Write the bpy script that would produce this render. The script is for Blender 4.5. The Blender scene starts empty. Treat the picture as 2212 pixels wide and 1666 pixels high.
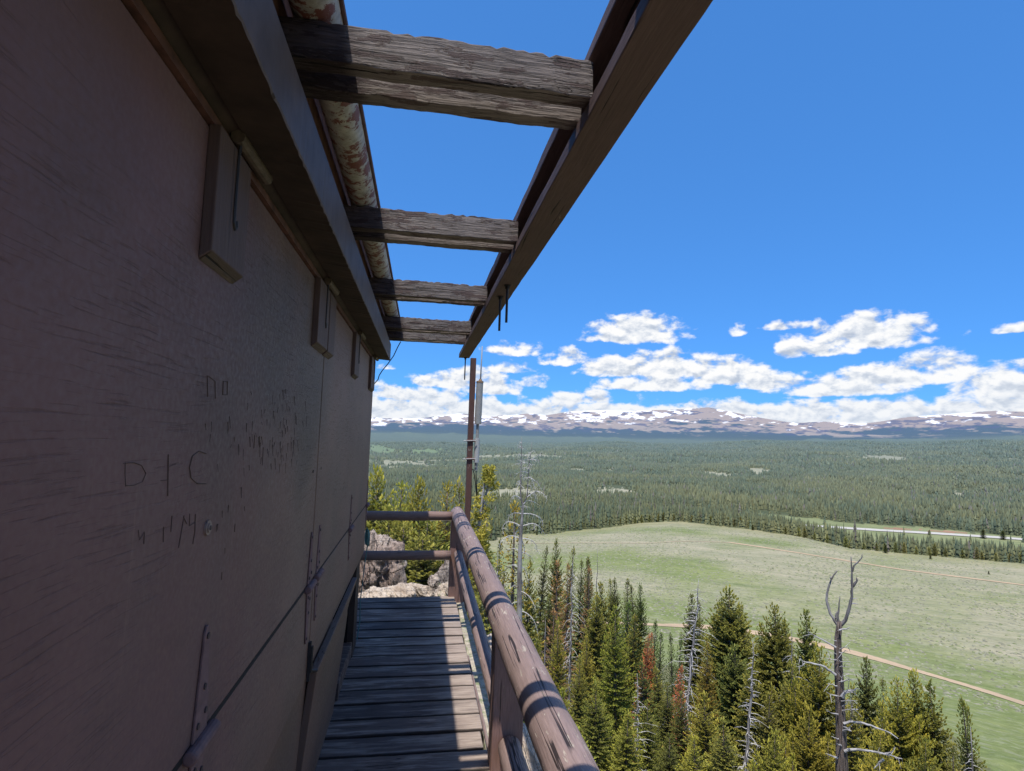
import bpy, math, random
import numpy as np
from mathutils import Matrix, Vector

SC = bpy.context.scene
COL = SC.collection
rnd = random.Random(7)

# ------------------------------------------------------------------ camera
W, H, F = 2212.0, 1666.0, 1180.0
CX, CY = W / 2, H / 2
EYE = np.array([0.0, 0.0, 1.65])


def unit(v):
    v = np.asarray(v, float)
    return v / np.linalg.norm(v)


_Y = unit([908 - CX, -(928 - CY), F])
_U = unit(np.cross(_Y, unit([1, -.031, 0])))
if _U[1] < 0:
    _U = -_U
_X = unit(np.cross(_Y, _U))
if _X[0] < 0:
    _X = -_X
RM = np.array([_X, _Y, _U])


def ray(px, py):
    return RM @ unit([px - CX, -(py - CY), F])


def at_r(px, py, r):
    """point seen at picture position px,py whose horizontal distance is r"""
    d = ray(px, py)
    return EYE + d * (r / math.hypot(d[0], d[1]))


def at_y(px, py, y):
    d = ray(px, py)
    return EYE + d * (y / d[1])


cam = bpy.data.objects.new('camera', bpy.data.cameras.new('camera'))
COL.objects.link(cam)
rt, up, fw = RM @ [1, 0, 0], RM @ [0, 1, 0], RM @ [0, 0, 1]
cam.matrix_world = Matrix(((rt[0], up[0], -fw[0], EYE[0]), (rt[1], up[1], -fw[1], EYE[1]), (rt[2], up[2], -fw[2], EYE[2]), (0, 0, 0, 1)))
cam.data.sensor_fit = 'HORIZONTAL'
cam.data.sensor_width = 36
cam.data.lens = F / W * 36
cam.data.clip_start = .02
cam.data.clip_end = 90000
SC.camera = cam


# ------------------------------------------------------------------ nodes
class NT:
    """small helper around a node tree"""

    def __init__(s, tree):
        s.t = tree
        s.n = tree.nodes
        s.l = tree.links

    def new(s, kind, **kw):
        n = s.n.new(kind)
        for k, v in kw.items():
            setattr(n, k, v)
        return n

    def put(s, sock, v):
        if v is None:
            return
        if hasattr(v, 'is_output'):
            s.l.new(v, sock)
        elif isinstance(v, (tuple, list)):
            if len(sock.default_value) == 4 and len(v) == 3:
                v = (*v, 1)
            sock.default_value = v
        else:
            sock.default_value = v

    def m(s, op, a, b=None, c=None, clamp=False):
        n = s.new('ShaderNodeMath', operation=op, use_clamp=clamp)
        for i, v in enumerate((a, b, c)):
            s.put(n.inputs[i], v)
        return n.outputs[0]

    def vm(s, op, a, b=None):
        n = s.new('ShaderNodeVectorMath', operation=op)
        s.put(n.inputs[0], a)
        if b is not None:
            s.put(n.inputs[1], b)
        return n.outputs[0]

    def noise(s, vec, scale, detail=4, rough=.55, dist=0., out=0, lac=2.):
        n = s.new('ShaderNodeTexNoise')
        s.put(n.inputs['Vector'], vec)
        n.inputs['Scale'].default_value = scale
        n.inputs['Detail'].default_value = detail
        n.inputs['Roughness'].default_value = rough
        n.inputs['Distortion'].default_value = dist
        n.inputs['Lacunarity'].default_value = lac
        return n.outputs[out]

    def scale(s, vec, xyz):
        return s.vm('MULTIPLY', vec, xyz)

    def ramp(s, fac, stops, interp='LINEAR'):
        n = s.new('ShaderNodeValToRGB')
        n.color_ramp.interpolation = interp
        e = n.color_ramp.elements
        while len(e) < len(stops):
            e.new(.5)
        for i, (p, c) in enumerate(stops):
            e[i].position = p
            if isinstance(c, (int, float)):
                c = (c, c, c)
            e[i].color = (*c[:3], 1)
        s.put(n.inputs[0], fac)
        return n.outputs[0]

    def mix(s, fac, a, b, mode='MIX'):
        n = s.new('ShaderNodeMix', data_type='RGBA', blend_type=mode)
        s.put(n.inputs[0], fac)
        s.put(n.inputs[6], a)
        s.put(n.inputs[7], b)
        return n.outputs[2]

    def smooth(s, v, lo, hi, a=0., b=1.):
        n = s.new('ShaderNodeMapRange', interpolation_type='SMOOTHSTEP')
        s.put(n.inputs[0], v)
        n.inputs[1].default_value = lo
        n.inputs[2].default_value = hi
        n.inputs[3].default_value = a
        n.inputs[4].default_value = b
        return n.outputs[0]


def material(name):
    m = bpy.data.materials.new(name)
    m.use_nodes = True
    k = NT(m.node_tree)
    k.bsdf = k.n['Principled BSDF']
    k.geo = k.new('ShaderNodeNewGeometry')
    k.pos = k.geo.outputs['Position']
    k.mat = m
    return m, k


def finish(k, color, rough=.8, height=None, bump=.4, dist=.01, spec=.3, metal=0):
    k.put(k.bsdf.inputs['Base Color'], color)
    k.put(k.bsdf.inputs['Roughness'], rough)
    k.bsdf.inputs['Specular IOR Level'].default_value = spec
    k.bsdf.inputs['Metallic'].default_value = metal
    if height is not None:
        b = k.new('ShaderNodeBump')
        b.inputs['Strength'].default_value = bump
        b.inputs['Distance'].default_value = dist
        k.put(b.inputs['Height'], height)
        k.l.new(b.outputs[0], k.bsdf.inputs['Normal'])


def rgb(r, g, b):
    f = lambda c: ((c / 255 + .055) / 1.055) ** 2.4 if c > 10 else c / 255 / 12.92
    return (f(r), f(g), f(b))


M = {}


def wood(name, axis, paint, bare, wear=.5, grain=1., rough=.75, dark=.45, fine=1., chip_scale=9, crack=.55, spec=.25, bump=.6, long=.55, soft=.025, planks=None, eave=None):
    """painted timber worn through to bare wood; axis = grain direction"""
    m, k = material(name)
    st = [26., 26., 26.]
    st[axis] = 1.6
    loose = [3., 3., 3.]
    loose[axis] = .5
    v = k.scale(k.pos, st)
    g = k.noise(v, 2.2 * fine, 6, .65, .6)
    g2 = k.noise(v, 9 * fine, 4, .6, .3)
    big = k.noise(k.pos, 3.1, 4, .6)
    chipv = [chip_scale * 2.2] * 3
    chipv[axis] = chip_scale * long
    ch = k.noise(k.scale(k.pos, chipv), 1.0, 7, .68, .4)
    lo = .70 - .25 * wear
    chip = k.ramp(k.m('ADD', ch, k.m('MULTIPLY', k.m('SUBTRACT', big, .5), .22)), [(lo, 0), (lo + soft, 1)])
    gcol = k.mix(k.ramp(g, [(.3, 0), (.72, 1)]), [c * dark for c in bare], bare)
    pcol = k.mix(k.ramp(big, [(.3, 0), (.7, 1)]), [c * .78 for c in paint], [min(1, c * 1.12) for c in paint])
    pcol = k.mix(k.ramp(g2, [(.35, 0), (.7, 1)]), [c * .72 for c in paint], pcol)
    col = k.mix(chip, pcol, gcol)
    # drying checks: thin lines where a stretched noise crosses its middle value
    lst = [24., 24., 24.]
    lst[axis] = .42
    ln = k.m('ABSOLUTE', k.m('SUBTRACT', k.noise(k.scale(k.pos, lst), 1.2 * fine, 3, .5, .5), .5))
    lm = k.ramp(k.noise(k.scale(k.pos, [c * 3 for c in loose]), 2.1, 3, .5), [(1.02 - crack, 0), (1.09 - crack, 1)])
    cr = k.m('SUBTRACT', 1.0, k.m('MULTIPLY', k.smooth(ln, .022, .008), lm))
    col = k.mix(cr, [c * .12 for c in paint], col)
    if planks:       # each board has its own tone and dark gap shade is painted along its edges
        y0, pitch, w = planks
        sp_ = k.new('ShaderNodeSeparateXYZ')
        k.l.new(k.pos, sp_.inputs[0])
        u = k.m('DIVIDE', k.m('SUBTRACT', y0, sp_.outputs[1]), pitch)
        wn_ = k.new('ShaderNodeTexWhiteNoise', noise_dimensions='1D')
        k.l.new(k.m('FLOOR', u), wn_.inputs['W'])
        col = k.mix(1., col, k.mix(wn_.outputs['Value'], (.66, .68, .72), (1.25, 1.22, 1.18)), 'MULTIPLY')
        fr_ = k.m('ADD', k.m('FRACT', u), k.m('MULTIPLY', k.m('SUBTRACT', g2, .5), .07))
        wx = k.smooth(k.m('ADD', sp_.outputs[0], k.m('MULTIPLY', k.m('SUBTRACT', ch, .5), .5)), .06, .36)  # outer strip made paler: wear plus painted sunlight
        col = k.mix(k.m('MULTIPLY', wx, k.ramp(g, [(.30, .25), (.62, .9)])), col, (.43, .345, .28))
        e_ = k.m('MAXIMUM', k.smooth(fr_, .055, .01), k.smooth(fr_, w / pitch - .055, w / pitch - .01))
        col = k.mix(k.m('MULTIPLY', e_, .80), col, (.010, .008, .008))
    if eave is not None:     # shade under the eave is painted into the timber colour
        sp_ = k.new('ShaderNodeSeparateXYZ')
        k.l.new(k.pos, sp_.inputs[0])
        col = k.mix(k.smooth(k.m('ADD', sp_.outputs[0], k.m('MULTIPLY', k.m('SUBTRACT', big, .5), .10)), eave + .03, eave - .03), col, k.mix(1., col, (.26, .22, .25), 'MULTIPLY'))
    h = k.m('ADD', k.m('MULTIPLY', g, .6 * grain), k.m('ADD', k.m('MULTIPLY', cr, .5), k.m('MULTIPLY', chip, -.25)))
    finish(k, col, rough, h, bump, .006, spec)
    M[name] = m
    return m


BROWN = (.155, .090, .074)
wood('log_paint_y', 1, (.305, .216, .190), (.58, .48, .39), wear=.34, chip_scale=28, crack=.535, long=.4, rough=.6, spec=.35, fine=.8)
wood('log_paint_x', 0, (.27, .178, .152), (.50, .41, .32), wear=.2, chip_scale=12, crack=.5, rough=.65)
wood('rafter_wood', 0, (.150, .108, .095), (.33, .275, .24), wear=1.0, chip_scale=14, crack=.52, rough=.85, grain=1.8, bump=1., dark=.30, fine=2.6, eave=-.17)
wood('beam_paint', 1, (.150, .098, .085), (.33, .25, .2), wear=.08, chip_scale=8, crack=.46, rough=.7)
wood('post_paint', 2, (.30, .178, .145), (.42, .31, .2), wear=.08, chip_scale=10, crack=.46, rough=.65)
wood('deck_wood', 0, (.105, .070, .058), (.34, .265, .215), wear=.72, chip_scale=11, crack=.47, rough=.8, grain=1.2, dark=.5, fine=1.8, long=.22, soft=.12)
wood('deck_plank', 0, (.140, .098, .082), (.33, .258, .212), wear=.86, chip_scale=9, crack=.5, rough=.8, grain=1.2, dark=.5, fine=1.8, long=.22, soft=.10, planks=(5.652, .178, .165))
wood('shutter_block', 2, (.105, .065, .054), (.16, .12, .09), wear=.0, rough=.65, crack=.44)
wood('pole_paint', 2, (.135, .072, .060), (.4, .33, .28), wear=.16, chip_scale=14, crack=.46, rough=.65)
wood('cut_end', 1, (.105, .075, .054), (.14, .10, .07), wear=.7, rough=.8)


def wall_mat(name, base, streak=1.):
    m, k = material(name)
    p = k.pos
    big = k.noise(k.scale(p, (1, 1.1, 1.6)), 1.5, 5, .6, .5)
    fine = k.noise(k.scale(p, (10, 10, 10)), 9, 4, .6)
    # long horizontal checks of weathered plywood
    warp = k.vm('ADD', p, k.scale(k.noise(p, 2.2, 2, .5, 0, 1), (0, .03, .035)))
    chk = k.noise(k.scale(warp, (8, 4.2, 110)), 1.6, 5, .66, .2)
    mask = k.ramp(k.noise(k.scale(p, (1, 1.7, 2.3)), 1.25, 4, .6), [(.38, 0), (.62, 1)])
    lines = k.m('MULTIPLY', k.ramp(chk, [(.30, 1), (.44, 0)]), mask)
    smud = k.ramp(k.noise(k.scale(p, (1, 3.4, 11)), 1.6, 8, .78), [(.54, 0), (.74, 1)])
    fade = k.ramp(k.noise(k.scale(p, (1, 3, 1)), .9, 3, .5), [(.4, 0), (.65, 1)])
    col = k.mix(k.ramp(big, [(.3, 0), (.7, 1)]), [c * .8 for c in base], [c * 1.2 for c in base])
    col = k.mix(k.m('MULTIPLY', fade, .35), col, (base[0] * 1.25, base[1] * .95, base[2] * .98))
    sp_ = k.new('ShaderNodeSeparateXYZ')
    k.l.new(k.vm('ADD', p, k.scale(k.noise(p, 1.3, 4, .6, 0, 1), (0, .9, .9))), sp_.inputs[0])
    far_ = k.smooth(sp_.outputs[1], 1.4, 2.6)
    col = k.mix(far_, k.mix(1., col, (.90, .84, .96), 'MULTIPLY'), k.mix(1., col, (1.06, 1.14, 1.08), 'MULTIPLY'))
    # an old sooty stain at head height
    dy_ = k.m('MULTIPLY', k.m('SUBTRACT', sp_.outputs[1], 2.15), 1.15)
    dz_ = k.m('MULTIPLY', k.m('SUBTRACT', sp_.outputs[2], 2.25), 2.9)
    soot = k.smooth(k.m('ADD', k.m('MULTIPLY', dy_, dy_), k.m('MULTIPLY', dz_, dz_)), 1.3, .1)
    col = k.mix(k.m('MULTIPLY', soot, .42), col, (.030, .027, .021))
    col = k.mix(k.m('MULTIPLY', lines, .38 * streak), col, [c * .28 for c in base])
    col = k.mix(k.m('MULTIPLY', smud, .28 * streak), col, [c * .33 for c in base])
    vs = k.ramp(k.noise(k.scale(p, (8, 34, 1.1)), 1, 4, .6), [(.66, 0), (.74, 1)])
    col = k.mix(k.m('MULTIPLY', vs, .35), col, [min(1, c * 1.7) for c in base])
    h = k.m('ADD', k.m('MULTIPLY', fine, .07), k.m('MULTIPLY', lines, -.9))
    finish(k, col, k.ramp(fine, [(.3, .5), (.7, .75)]), h, .5, .003, .3)
    M[name] = m


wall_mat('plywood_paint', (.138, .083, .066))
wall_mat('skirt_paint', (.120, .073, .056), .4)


def plain(name, col, rough=.6, var=.25, scale=12, metal=0, bump=.2, spec=.3, other=None, cut=(.5, .6)):
    m, k = material(name)
    n = k.noise(k.pos, scale, 6, .62)
    c = k.mix(k.ramp(n, [(.3, 0), (.7, 1)]), [v * (1 - var) for v in col], [min(1, v * (1 + var)) for v in col])
    if other:
        n2 = k.noise(k.pos, scale * .6, 8, .72, .25)
        c = k.mix(k.ramp(n2, [(cut[0], 0), (cut[1], 1)]), c, other)
    finish(k, c, rough, n, bump, .004, spec, metal)
    M[name] = m


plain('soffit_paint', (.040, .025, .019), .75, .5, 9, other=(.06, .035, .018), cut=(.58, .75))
plain('fascia_paint', (.098, .070, .064), .6, .25, 14, other=(.06, .03, .022), cut=(.62, .70))
plain('eave_rust', (.10, .045, .034), .75, .5, 24)
plain('black_gap', (.012, .010, .010), .9, .3, 20)
plain('gutter_peel', (.38, .36, .30), .6, .34, 30, other=(.17, .065, .045), cut=(.515, .54), bump=.8)
plain('gutter_lip', (.11, .062, .055), .6, .3, 20)
plain('hinge_metal', (.150, .090, .086), .75, .22, 40, other=(.06, .04, .04), cut=(.62, .72), spec=.15)
plain('screw_metal', (.045, .03, .032), .55, .3, 60)
plain('black_iron', (.018, .015, .016), .55, .3, 50, spec=.4)
plain('pipe_flake', (.095, .068, .050), .6, .4, 30, other=(.05, .035, .025), cut=(.52, .6))
plain('washer_paint', (.21, .15, .125), .5, .2, 60)
plain('antenna_grey', (.30, .30, .295), .45, .12, 26, other=(.23, .22, .21), cut=(.6, .7), bump=.05, spec=.4)
plain('antenna_pale', (.42, .43, .43), .45, .1, 30, bump=.05)
plain('antenna_cap', (.26, .17, .10), .6, .35, 50)
plain('rusty_clamp', (.26, .13, .105), .6, .4, 60)
plain('cable_black', (.012, .012, .014), .5, .2, 30)
plain('wire_steel', (.14, .12, .11), .5, .3, 40, spec=.5)
plain('cord_teal', (.07, .16, .155), .6, .4, 70)
plain('lichen_board', (.40, .35, .27), .9, .4, 24, other=(.21, .235, .12), cut=(.5, .6), bump=.8)
plain('mark_white', (.55, .5, .47), .7, .1, 60)
plain('scratch_dark', (.070, .045, .037), .9, .2, 60)
plain('roof_metal', (.14, .10, .09), .5, .2, 8)
plain('interior_shade', (.006, .005, .005), .95, .1, 5)


# ------------------------------------------------------------------ mesh helpers
class MB:
    def __init__(s):
        s.v = []
        s.f = []
        s.c = []

    def add(s, vs, fs, c=1.):
        b = len(s.v)
        s.v += [tuple(map(float, p)) for p in vs]
        s.f += [tuple(i + b for i in f) for f in fs]
        s.c += list(c) if isinstance(c, (list, tuple, np.ndarray)) else [c] * len(vs)
        return s

    def box(s, x0, x1, y0, y1, z0, z1):
        return s.add([(x0, y0, z0), (x1, y0, z0), (x1, y1, z0), (x0, y1, z0), (x0, y0, z1), (x1, y0, z1), (x1, y1, z1), (x0, y1, z1)],
                     [(0, 3, 2, 1), (4, 5, 6, 7), (0, 1, 5, 4), (1, 2, 6, 5), (2, 3, 7, 6), (3, 0, 4, 7)])

    def timber(s, x0, x1, y0, y1, z0, z1, axis, n=24, j=.002, rg=None, rag=0.):
        """a box divided along its grain with slightly uneven arrises"""
        rg = rg or rnd
        lo, hi = [x0, y0, z0], [x1, y1, z1]
        a, b = [i for i in range(3) if i != axis]
        vs, fs = [], []
        wob = [0.] * 8
        for i in range(n + 1):
            t = lo[axis] + (hi[axis] - lo[axis]) * i / n
            for q, (p, r) in enumerate(((lo[a], lo[b]), (hi[a], lo[b]), (hi[a], hi[b]), (lo[a], hi[b]))):
                for w in (0, 1):
                    wob[q * 2 + w] = wob[q * 2 + w] * .7 + rg.uniform(-j, j)
                pt = [0, 0, 0]
                pt[axis] = t
                pt[a] = p + wob[q * 2]
                pt[b] = r + wob[q * 2 + 1] - (rag * rg.random() ** 3 if q >= 2 else 0)
                vs.append(pt)
        for i in range(n):
            for q in range(4):
                o = i * 4
                fs.append((o + q, o + (q + 1) % 4, o + 4 + (q + 1) % 4, o + 4 + q))
        fs.append((3, 2, 1, 0))
        fs.append(tuple(n * 4 + q for q in range(4)))
        return s.add(vs, fs)

    def tube(s, pts, rad, sides=8, cap=True, wob=0., rg=None, c=1., round_ends=False):
        pts = [np.array(p, float) for p in pts]
        n = len(pts)
        if not hasattr(rad, '__len__'):
            rad = [rad] * n
        rad = list(rad)
        if round_ends:
            d0, d1 = unit(pts[1] - pts[0]), unit(pts[-1] - pts[-2])
            r0, r1 = rad[0], rad[-1]
            pts = [pts[0] - d0 * r0 * .30, pts[0] - d0 * r0 * .18] + pts + [pts[-1] + d1 * r1 * .18, pts[-1] + d1 * r1 * .30]
            rad = [r0 * .55, r0 * .86] + rad + [r1 * .86, r1 * .55]
            n += 4
        ref = np.array([0, 0, 1.]) if abs(unit(pts[-1] - pts[0])[2]) < .8 else np.array([1., 0, 0])
        vs, fs = [], []
        for i in range(n):
            d = unit(pts[min(i + 1, n - 1)] - pts[max(i - 1, 0)])
            u = unit(np.cross(d, ref))
            w = np.cross(u, d)
            for q in range(sides):
                a = 2 * math.pi * q / sides
                rr = rad[i] * (1 + (rg.uniform(-wob, wob) if wob else 0))
                vs.append(pts[i] + (u * math.cos(a) + w * math.sin(a)) * rr)
        for i in range(n - 1):
            for q in range(sides):
                fs.append((i * sides + q, (i + 1) * sides + q, (i + 1) * sides + (q + 1) % sides, i * sides + (q + 1) % sides))
        if cap:
            fs.append(tuple(range(sides)))
            fs.append(tuple((n - 1) * sides + q for q in reversed(range(sides))))
        return s.add(vs, fs, c)

    def prism(s, poly, a, b, axis=0):
        """polygon in the two other axes, extruded from a to b along axis"""
        n = len(poly)

        def P(t, p):
            q = list(p)
            q.insert(axis, t)
            return q
        vs = [P(a, p) for p in poly] + [P(b, p) for p in poly]
        fs = [tuple(reversed(range(n))), tuple(range(n, 2 * n))] + [(i, (i + 1) % n, n + (i + 1) % n, n + i) for i in range(n)]
        return s.add(vs, fs)

    def build(s, name, mat, parent=None, smooth=False, bevel=0., origin=None, colors=False, fix=True):
        me = bpy.data.meshes.new(name)
        off = np.array(parent.location) if parent is not None else (np.array(origin) if origin is not None else np.zeros(3))
        if parent is not None and parent.parent is not None:
            off = np.array(parent['_org'])
        me.from_pydata([tuple(np.array(p) - off) for p in s.v], [], s.f)
        if fix:
            import bmesh
            bm = bmesh.new()
            bm.from_mesh(me)
            bmesh.ops.recalc_face_normals(bm, faces=bm.faces)
            bm.to_mesh(me)
            bm.free()
        if smooth:
            me.polygons.foreach_set('use_smooth', [True] * len(me.polygons))
        if colors:
            at = me.attributes.new('tone', 'FLOAT', 'POINT')
            at.data.foreach_set('value', s.c)
        if mat:
            me.materials.append(M[mat] if isinstance(mat, str) else mat)
        o = bpy.data.objects.new(name, me)
        COL.objects.link(o)
        if parent is not None:
            o.parent = parent
            o['_org'] = list(off)
        else:
            o.location = off
        if bevel:
            md = o.modifiers.new('edge', 'BEVEL')
            md.width = bevel
            md.segments = 2
            md.limit_method = 'ANGLE'
            md.angle_limit = math.radians(50)
        return o


def tag(o, label=None, cat=None, group=None, kind=None):
    if label:
        o['label'] = label
    if cat:
        o['category'] = cat
    if group:
        o['group'] = group
    if kind:
        o['kind'] = kind
    return o


def thing(name, label, cat, loc=(0, 0, 0), group=None):
    o = bpy.data.objects.new(name, None)
    COL.objects.link(o)
    o.location = loc
    o.empty_display_size = .2
    return tag(o, label, cat, group)


# ------------------------------------------------------------------ the cabin
XW = -.391
cab = thing('lookout_cabin', 'dark brown plywood lookout cabin with closed shutters beside the plank walkway', 'cabin', (-2.4, 2.3, 0))
b = MB().box(-4.6, -.45, .16, 3.38, 0, 2.3)
b.box(-4.6, -.452, 4.2, 4.45, 0, 2.3).box(-4.6, -.451, 3.3801, 4.1999, .69, 2.298).box(-4.59, -1.0, 3.381, 4.199, 0, .689)
b.build('wall', 'plywood_paint', cab)
MB().box(-.99, -.45, 3.385, 4.195, -.02, -.005).box(-.998, -.99, 3.385, 4.195, 0, .685).build('crawl_shade', 'interior_shade', cab)  # near-black sheets stand in for shade inside the opening
MB().box(-.99, -.4525, 4.188, 4.1995, 0, .688).build('crawl_shade', 'interior_shade', cab)  # black sheet added to paint the far jamb as shaded
sh_a = MB().box(-.412, XW, .17, 2.247, 1.057, 2.172).build('shutter', 'plywood_paint', cab, bevel=.003)
sh_b = MB().box(-.412, XW + .0015, 2.254, 4.5, 1.057, 2.172).build('shutter', 'plywood_paint', cab, bevel=.003)
MB().box(-.449, -.412, .165, 4.49, 1.0, 2.25).build('window_backing', 'black_gap', cab)
b = MB().box(-.411, XW - .0005, .17, 2.312, .682, 1.046).box(-.411, XW + .001, 2.318, 4.452, .692, 1.046)
b.build('lower_panel', 'plywood_paint', cab, bevel=.002)
MB().box(-.4085, XW - .0005, .18, 4.44, 1.0445, 1.0575).build('seam_shade', 'black_gap', cab)  # black strip painting the shade in the seam below the shutters


def skirt(poly, xt, xb, zt):
    b = MB()
    n = len(poly)
    fx = lambda z: xb + (xt - xb) * z / zt
    vs = [(fx(z) - .03, y, z) for y, z in poly] + [(fx(z), y, z) for y, z in poly]
    b.add(vs, [tuple(reversed(range(n))), tuple(range(n, 2 * n))] + [(i, (i + 1) % n, n + (i + 1) % n, n + i) for i in range(n)])
    return b


skirt([(.17, 0.004), (2.322, 0.004), (2.322, .676), (.17, .676)], XW - .004, -.432, .676).build('skirt_board', 'skirt_paint', cab, bevel=.002)
skirt([(2.328, .69), (2.328, .004), (3.42, .004), (3.415, .30), (3.41, .46), (3.385, .565), (3.345, .605), (3.40, .632), (3.70, .66), (3.725, .675), (3.72, .69)], -.358, -.426, .69).build('skirt_board', 'skirt_paint', cab, bevel=.003)
MB().timber(-.462, -.412, 4.2, 4.448, 0.004, .69, 2, 10, .0015).build('corner_post', 'soffit_paint', cab)
b = MB().timber(-.52, -.418, 3.56, 4.46, .004, .112, 1, 16, .003, rag=.006)
b.build('sill_beam', 'deck_wood', cab, bevel=.004)
b = MB()
for i in range(26):
    y = rnd.uniform(2.36, 3.3)
    p = np.array([rnd.uniform(-.385, -.362), y, .693])
    a = rnd.uniform(0, 3.1)
    l = rnd.uniform(.015, .05)
    b.tube([p, p + [math.sin(a) * l * .2, math.cos(a) * l, rnd.uniform(.001, .012)]], .0012, 4)
tag(b.build('twig_litter', 'pipe_flake', cab), kind='stuff')


def disc(b, y, z, r, x0, x1, sides=10):
    return b.tube([(x0, y, z), (x1, y, z)], r, sides)


for hy, zt, zb in ((.10, 1.26, .84), (1.168, 1.262, .80), (2.212, 1.249, .838), (2.378, 1.247, .868), (3.435, 1.247, .862), (4.475, 1.247, .87)):
    zk = 1.048
    b = MB()
    for z1, s in ((zt, 1), (zb, -1)):
        poly = [(hy - .034, zk + s * .012), (hy + .034, zk + s * .012), (hy + .011, z1 - s * .012), (hy + .005, z1), (hy - .005, z1), (hy - .011, z1 - s * .012)]
        b.prism(poly if s > 0 else poly[::-1], XW + .0005, XW + .0055)
    h = b.build('hinge', 'hinge_metal', cab, bevel=.0015)
    MB().tube([(XW + .010, hy - .058, zk), (XW + .010, hy + .058, zk)], .0135, 14, round_ends=True).build('knuckle', 'hinge_metal', h, smooth=False)
    for s, z1 in ((1, zt), (-1, zb)):
        for t, dy in ((.10, -.019), (.17, .018), (.42, .004), (.90, 0)):
            q = MB()
            disc(q, hy + dy * (1 - t * .6), zk + (z1 - zk) * (t * .92 + .08), .0058, XW + .0056, XW + .0082)
            q.build('screw', 'screw_metal', h)
b = MB().box(XW + .001, XW + .012, 2.285, 2.303, .67, .815).tube([(XW + .014, 2.294, .70), (XW + .014, 2.294, .80)], .006, 8).tube([(XW + .004, 2.30, .705), (XW + .03, 2.335, .69)], .006, 8)
b.build('barrel_bolt', 'black_iron', cab)

for y0, y1, zb, rod in ((.998, 1.172, 1.945, 1.088), (1.985, 2.19, 1.942, 2.118), (2.208, 2.352, 1.94, None), (3.085, 3.29, 1.94, 3.245), (4.09, 4.39, 1.94, 4.3)):
    th = .021
    b = MB()
    # the foot is cut at a slant so that it sheds water
    vs = [(XW, y0, zb - .012), (XW, y1, zb - .012), (XW + th, y1, zb + .004), (XW + th, y0, zb + .004), (XW, y0, 2.176), (XW, y1, 2.176), (XW + th, y1, 2.176), (XW + th, y0, 2.176)]
    b.add(vs, [(0, 3, 2, 1), (4, 5, 6, 7), (0, 1, 5, 4), (1, 2, 6, 5), (2, 3, 7, 6), (3, 0, 4, 7)])
    blk = b.build('shutter_block', 'shutter_block', cab, bevel=.002)
    MB().add([(XW + .001, y0 + .004, zb - .0135), (XW + .001, y1 - .004, zb - .0135), (XW + th - .001, y1 - .004, zb + .0025), (XW + th - .001, y0 + .004, zb + .0025)], [(0, 1, 2, 3)]).build('cut_end', 'cut_end', blk)
    if rod:
        x = XW + th + .0015
        pts = [(x + .012, rod, 2.245), (x + .003, rod, 2.20), (x, rod, 2.16), (x, rod, 2.06), (x, rod + .001, 2.032), (x, rod + .009, 2.022), (x, rod + .016, 2.028), (x, rod + .015, 2.04)]
        MB().tube(pts, .0032, 6).build('hook_rod', 'black_iron', blk)
        pipe = MB()
        pipe.tube([(XW + .022, rod - .012, 2.198), (XW + .026, rod + .17, 2.198)], .0135, 12)
        pipe.build('hanger_pipe', 'pipe_flake', cab, smooth=False)
        MB().box(XW + .002, XW + .03, rod - .005, rod + .15, 2.209, 2.217).build('hanger_plate', 'pipe_flake', cab)
MB().tube([(XW, 1.135, 1.452), (XW + .004, 1.135, 1.452)], .014, 18).tube([(XW + .004, 1.135, 1.452), (XW + .0065, 1.135, 1.452)], .009, 14).build('washer', 'washer_paint', cab)
b = MB()
disc(b, 1.135, 1.452, .0045, XW + .0065, XW + .008)
b.build('washer_screw', 'screw_metal', cab)
for y in (2.166, 2.33):
    disc(MB(), y, 1.481, .006, XW + .0005, XW + .002).build('bolt_hole', 'black_gap', cab)

# letters scratched into the shutter: D I C, tally strokes, N O
b = MB()


def stroke(pts, r=.0022):
    r *= .5
    for (y0, z0), (y1, z1) in zip(pts, pts[1:]):
        b.tube([(XW + .0006, y0, z0), (XW + .0006, y1, z1)], [r * rnd.uniform(.5, 1.1), r * rnd.uniform(.5, 1.1)], 4)


def on_wall(cx, cy):       # a point of the close-up that the letters were measured on
    p = np.array([cx / 1.27, 1700 + cy / 1.27]) * .553
    d = ray(*p)
    q = EYE + d * (XW / d[0])
    return (q[1], q[2])


for pl, r in (([(620, 135), (618, 190), (622, 255)], .0012), ([(612, 140), (660, 136), (700, 150), (722, 190), (705, 232), (660, 250), (622, 250)], .0013),
              ([(833, 96), (832, 180), (830, 302)], .0032), ([(795, 226), (832, 222)], .0016), ([(834, 158), (885, 134)], .0014),
              ([(1022, 92), (985, 80), (952, 105), (938, 160), (945, 212), (975, 240), (1022, 242)], .0024),
              ([(852, 400), (846, 480)], .0016), ([(912, 398), (900, 470), (884, 560)], .0018), ([(908, 405), (925, 440)], .0016), ([(940, 390), (938, 450), (966, 432)], .0016), ([(968, 392), (965, 480), (955, 540)], .0018),
              ([(810, 455), (808, 530)], .0014), ([(684, 470), (690, 520), (715, 480), (712, 540)], .0014), ([(1165, 440), (1162, 480)], .0016), ([(1100, 680), (1097, 718)], .0014),
              ([(1238, 8), (1240, 60)], .0022), ([(1262, 0), (1258, 66)], .0022), ([(1285, 5), (1288, 60)], .002), ([(1305, 60), (1300, 150)], .002)):
    stroke([on_wall(*p) for p in pl], r)
for pl in ([(145, 1490), (147, 1600)], [(147, 1490), (185, 1520), (187, 1610)], [(228, 1520), (225, 1590), (248, 1590), (250, 1520), (228, 1520)]):
    q = []
    for x, y in pl:
        d = ray((700 + x / 1.3333) * .553, (350 + y / 1.3333) * .553)
        p = EYE + d * (XW / d[0])
        q.append((p[1], p[2]))
    stroke(q, .0018)
b.build('lettering', 'scratch_dark', cab)

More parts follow.
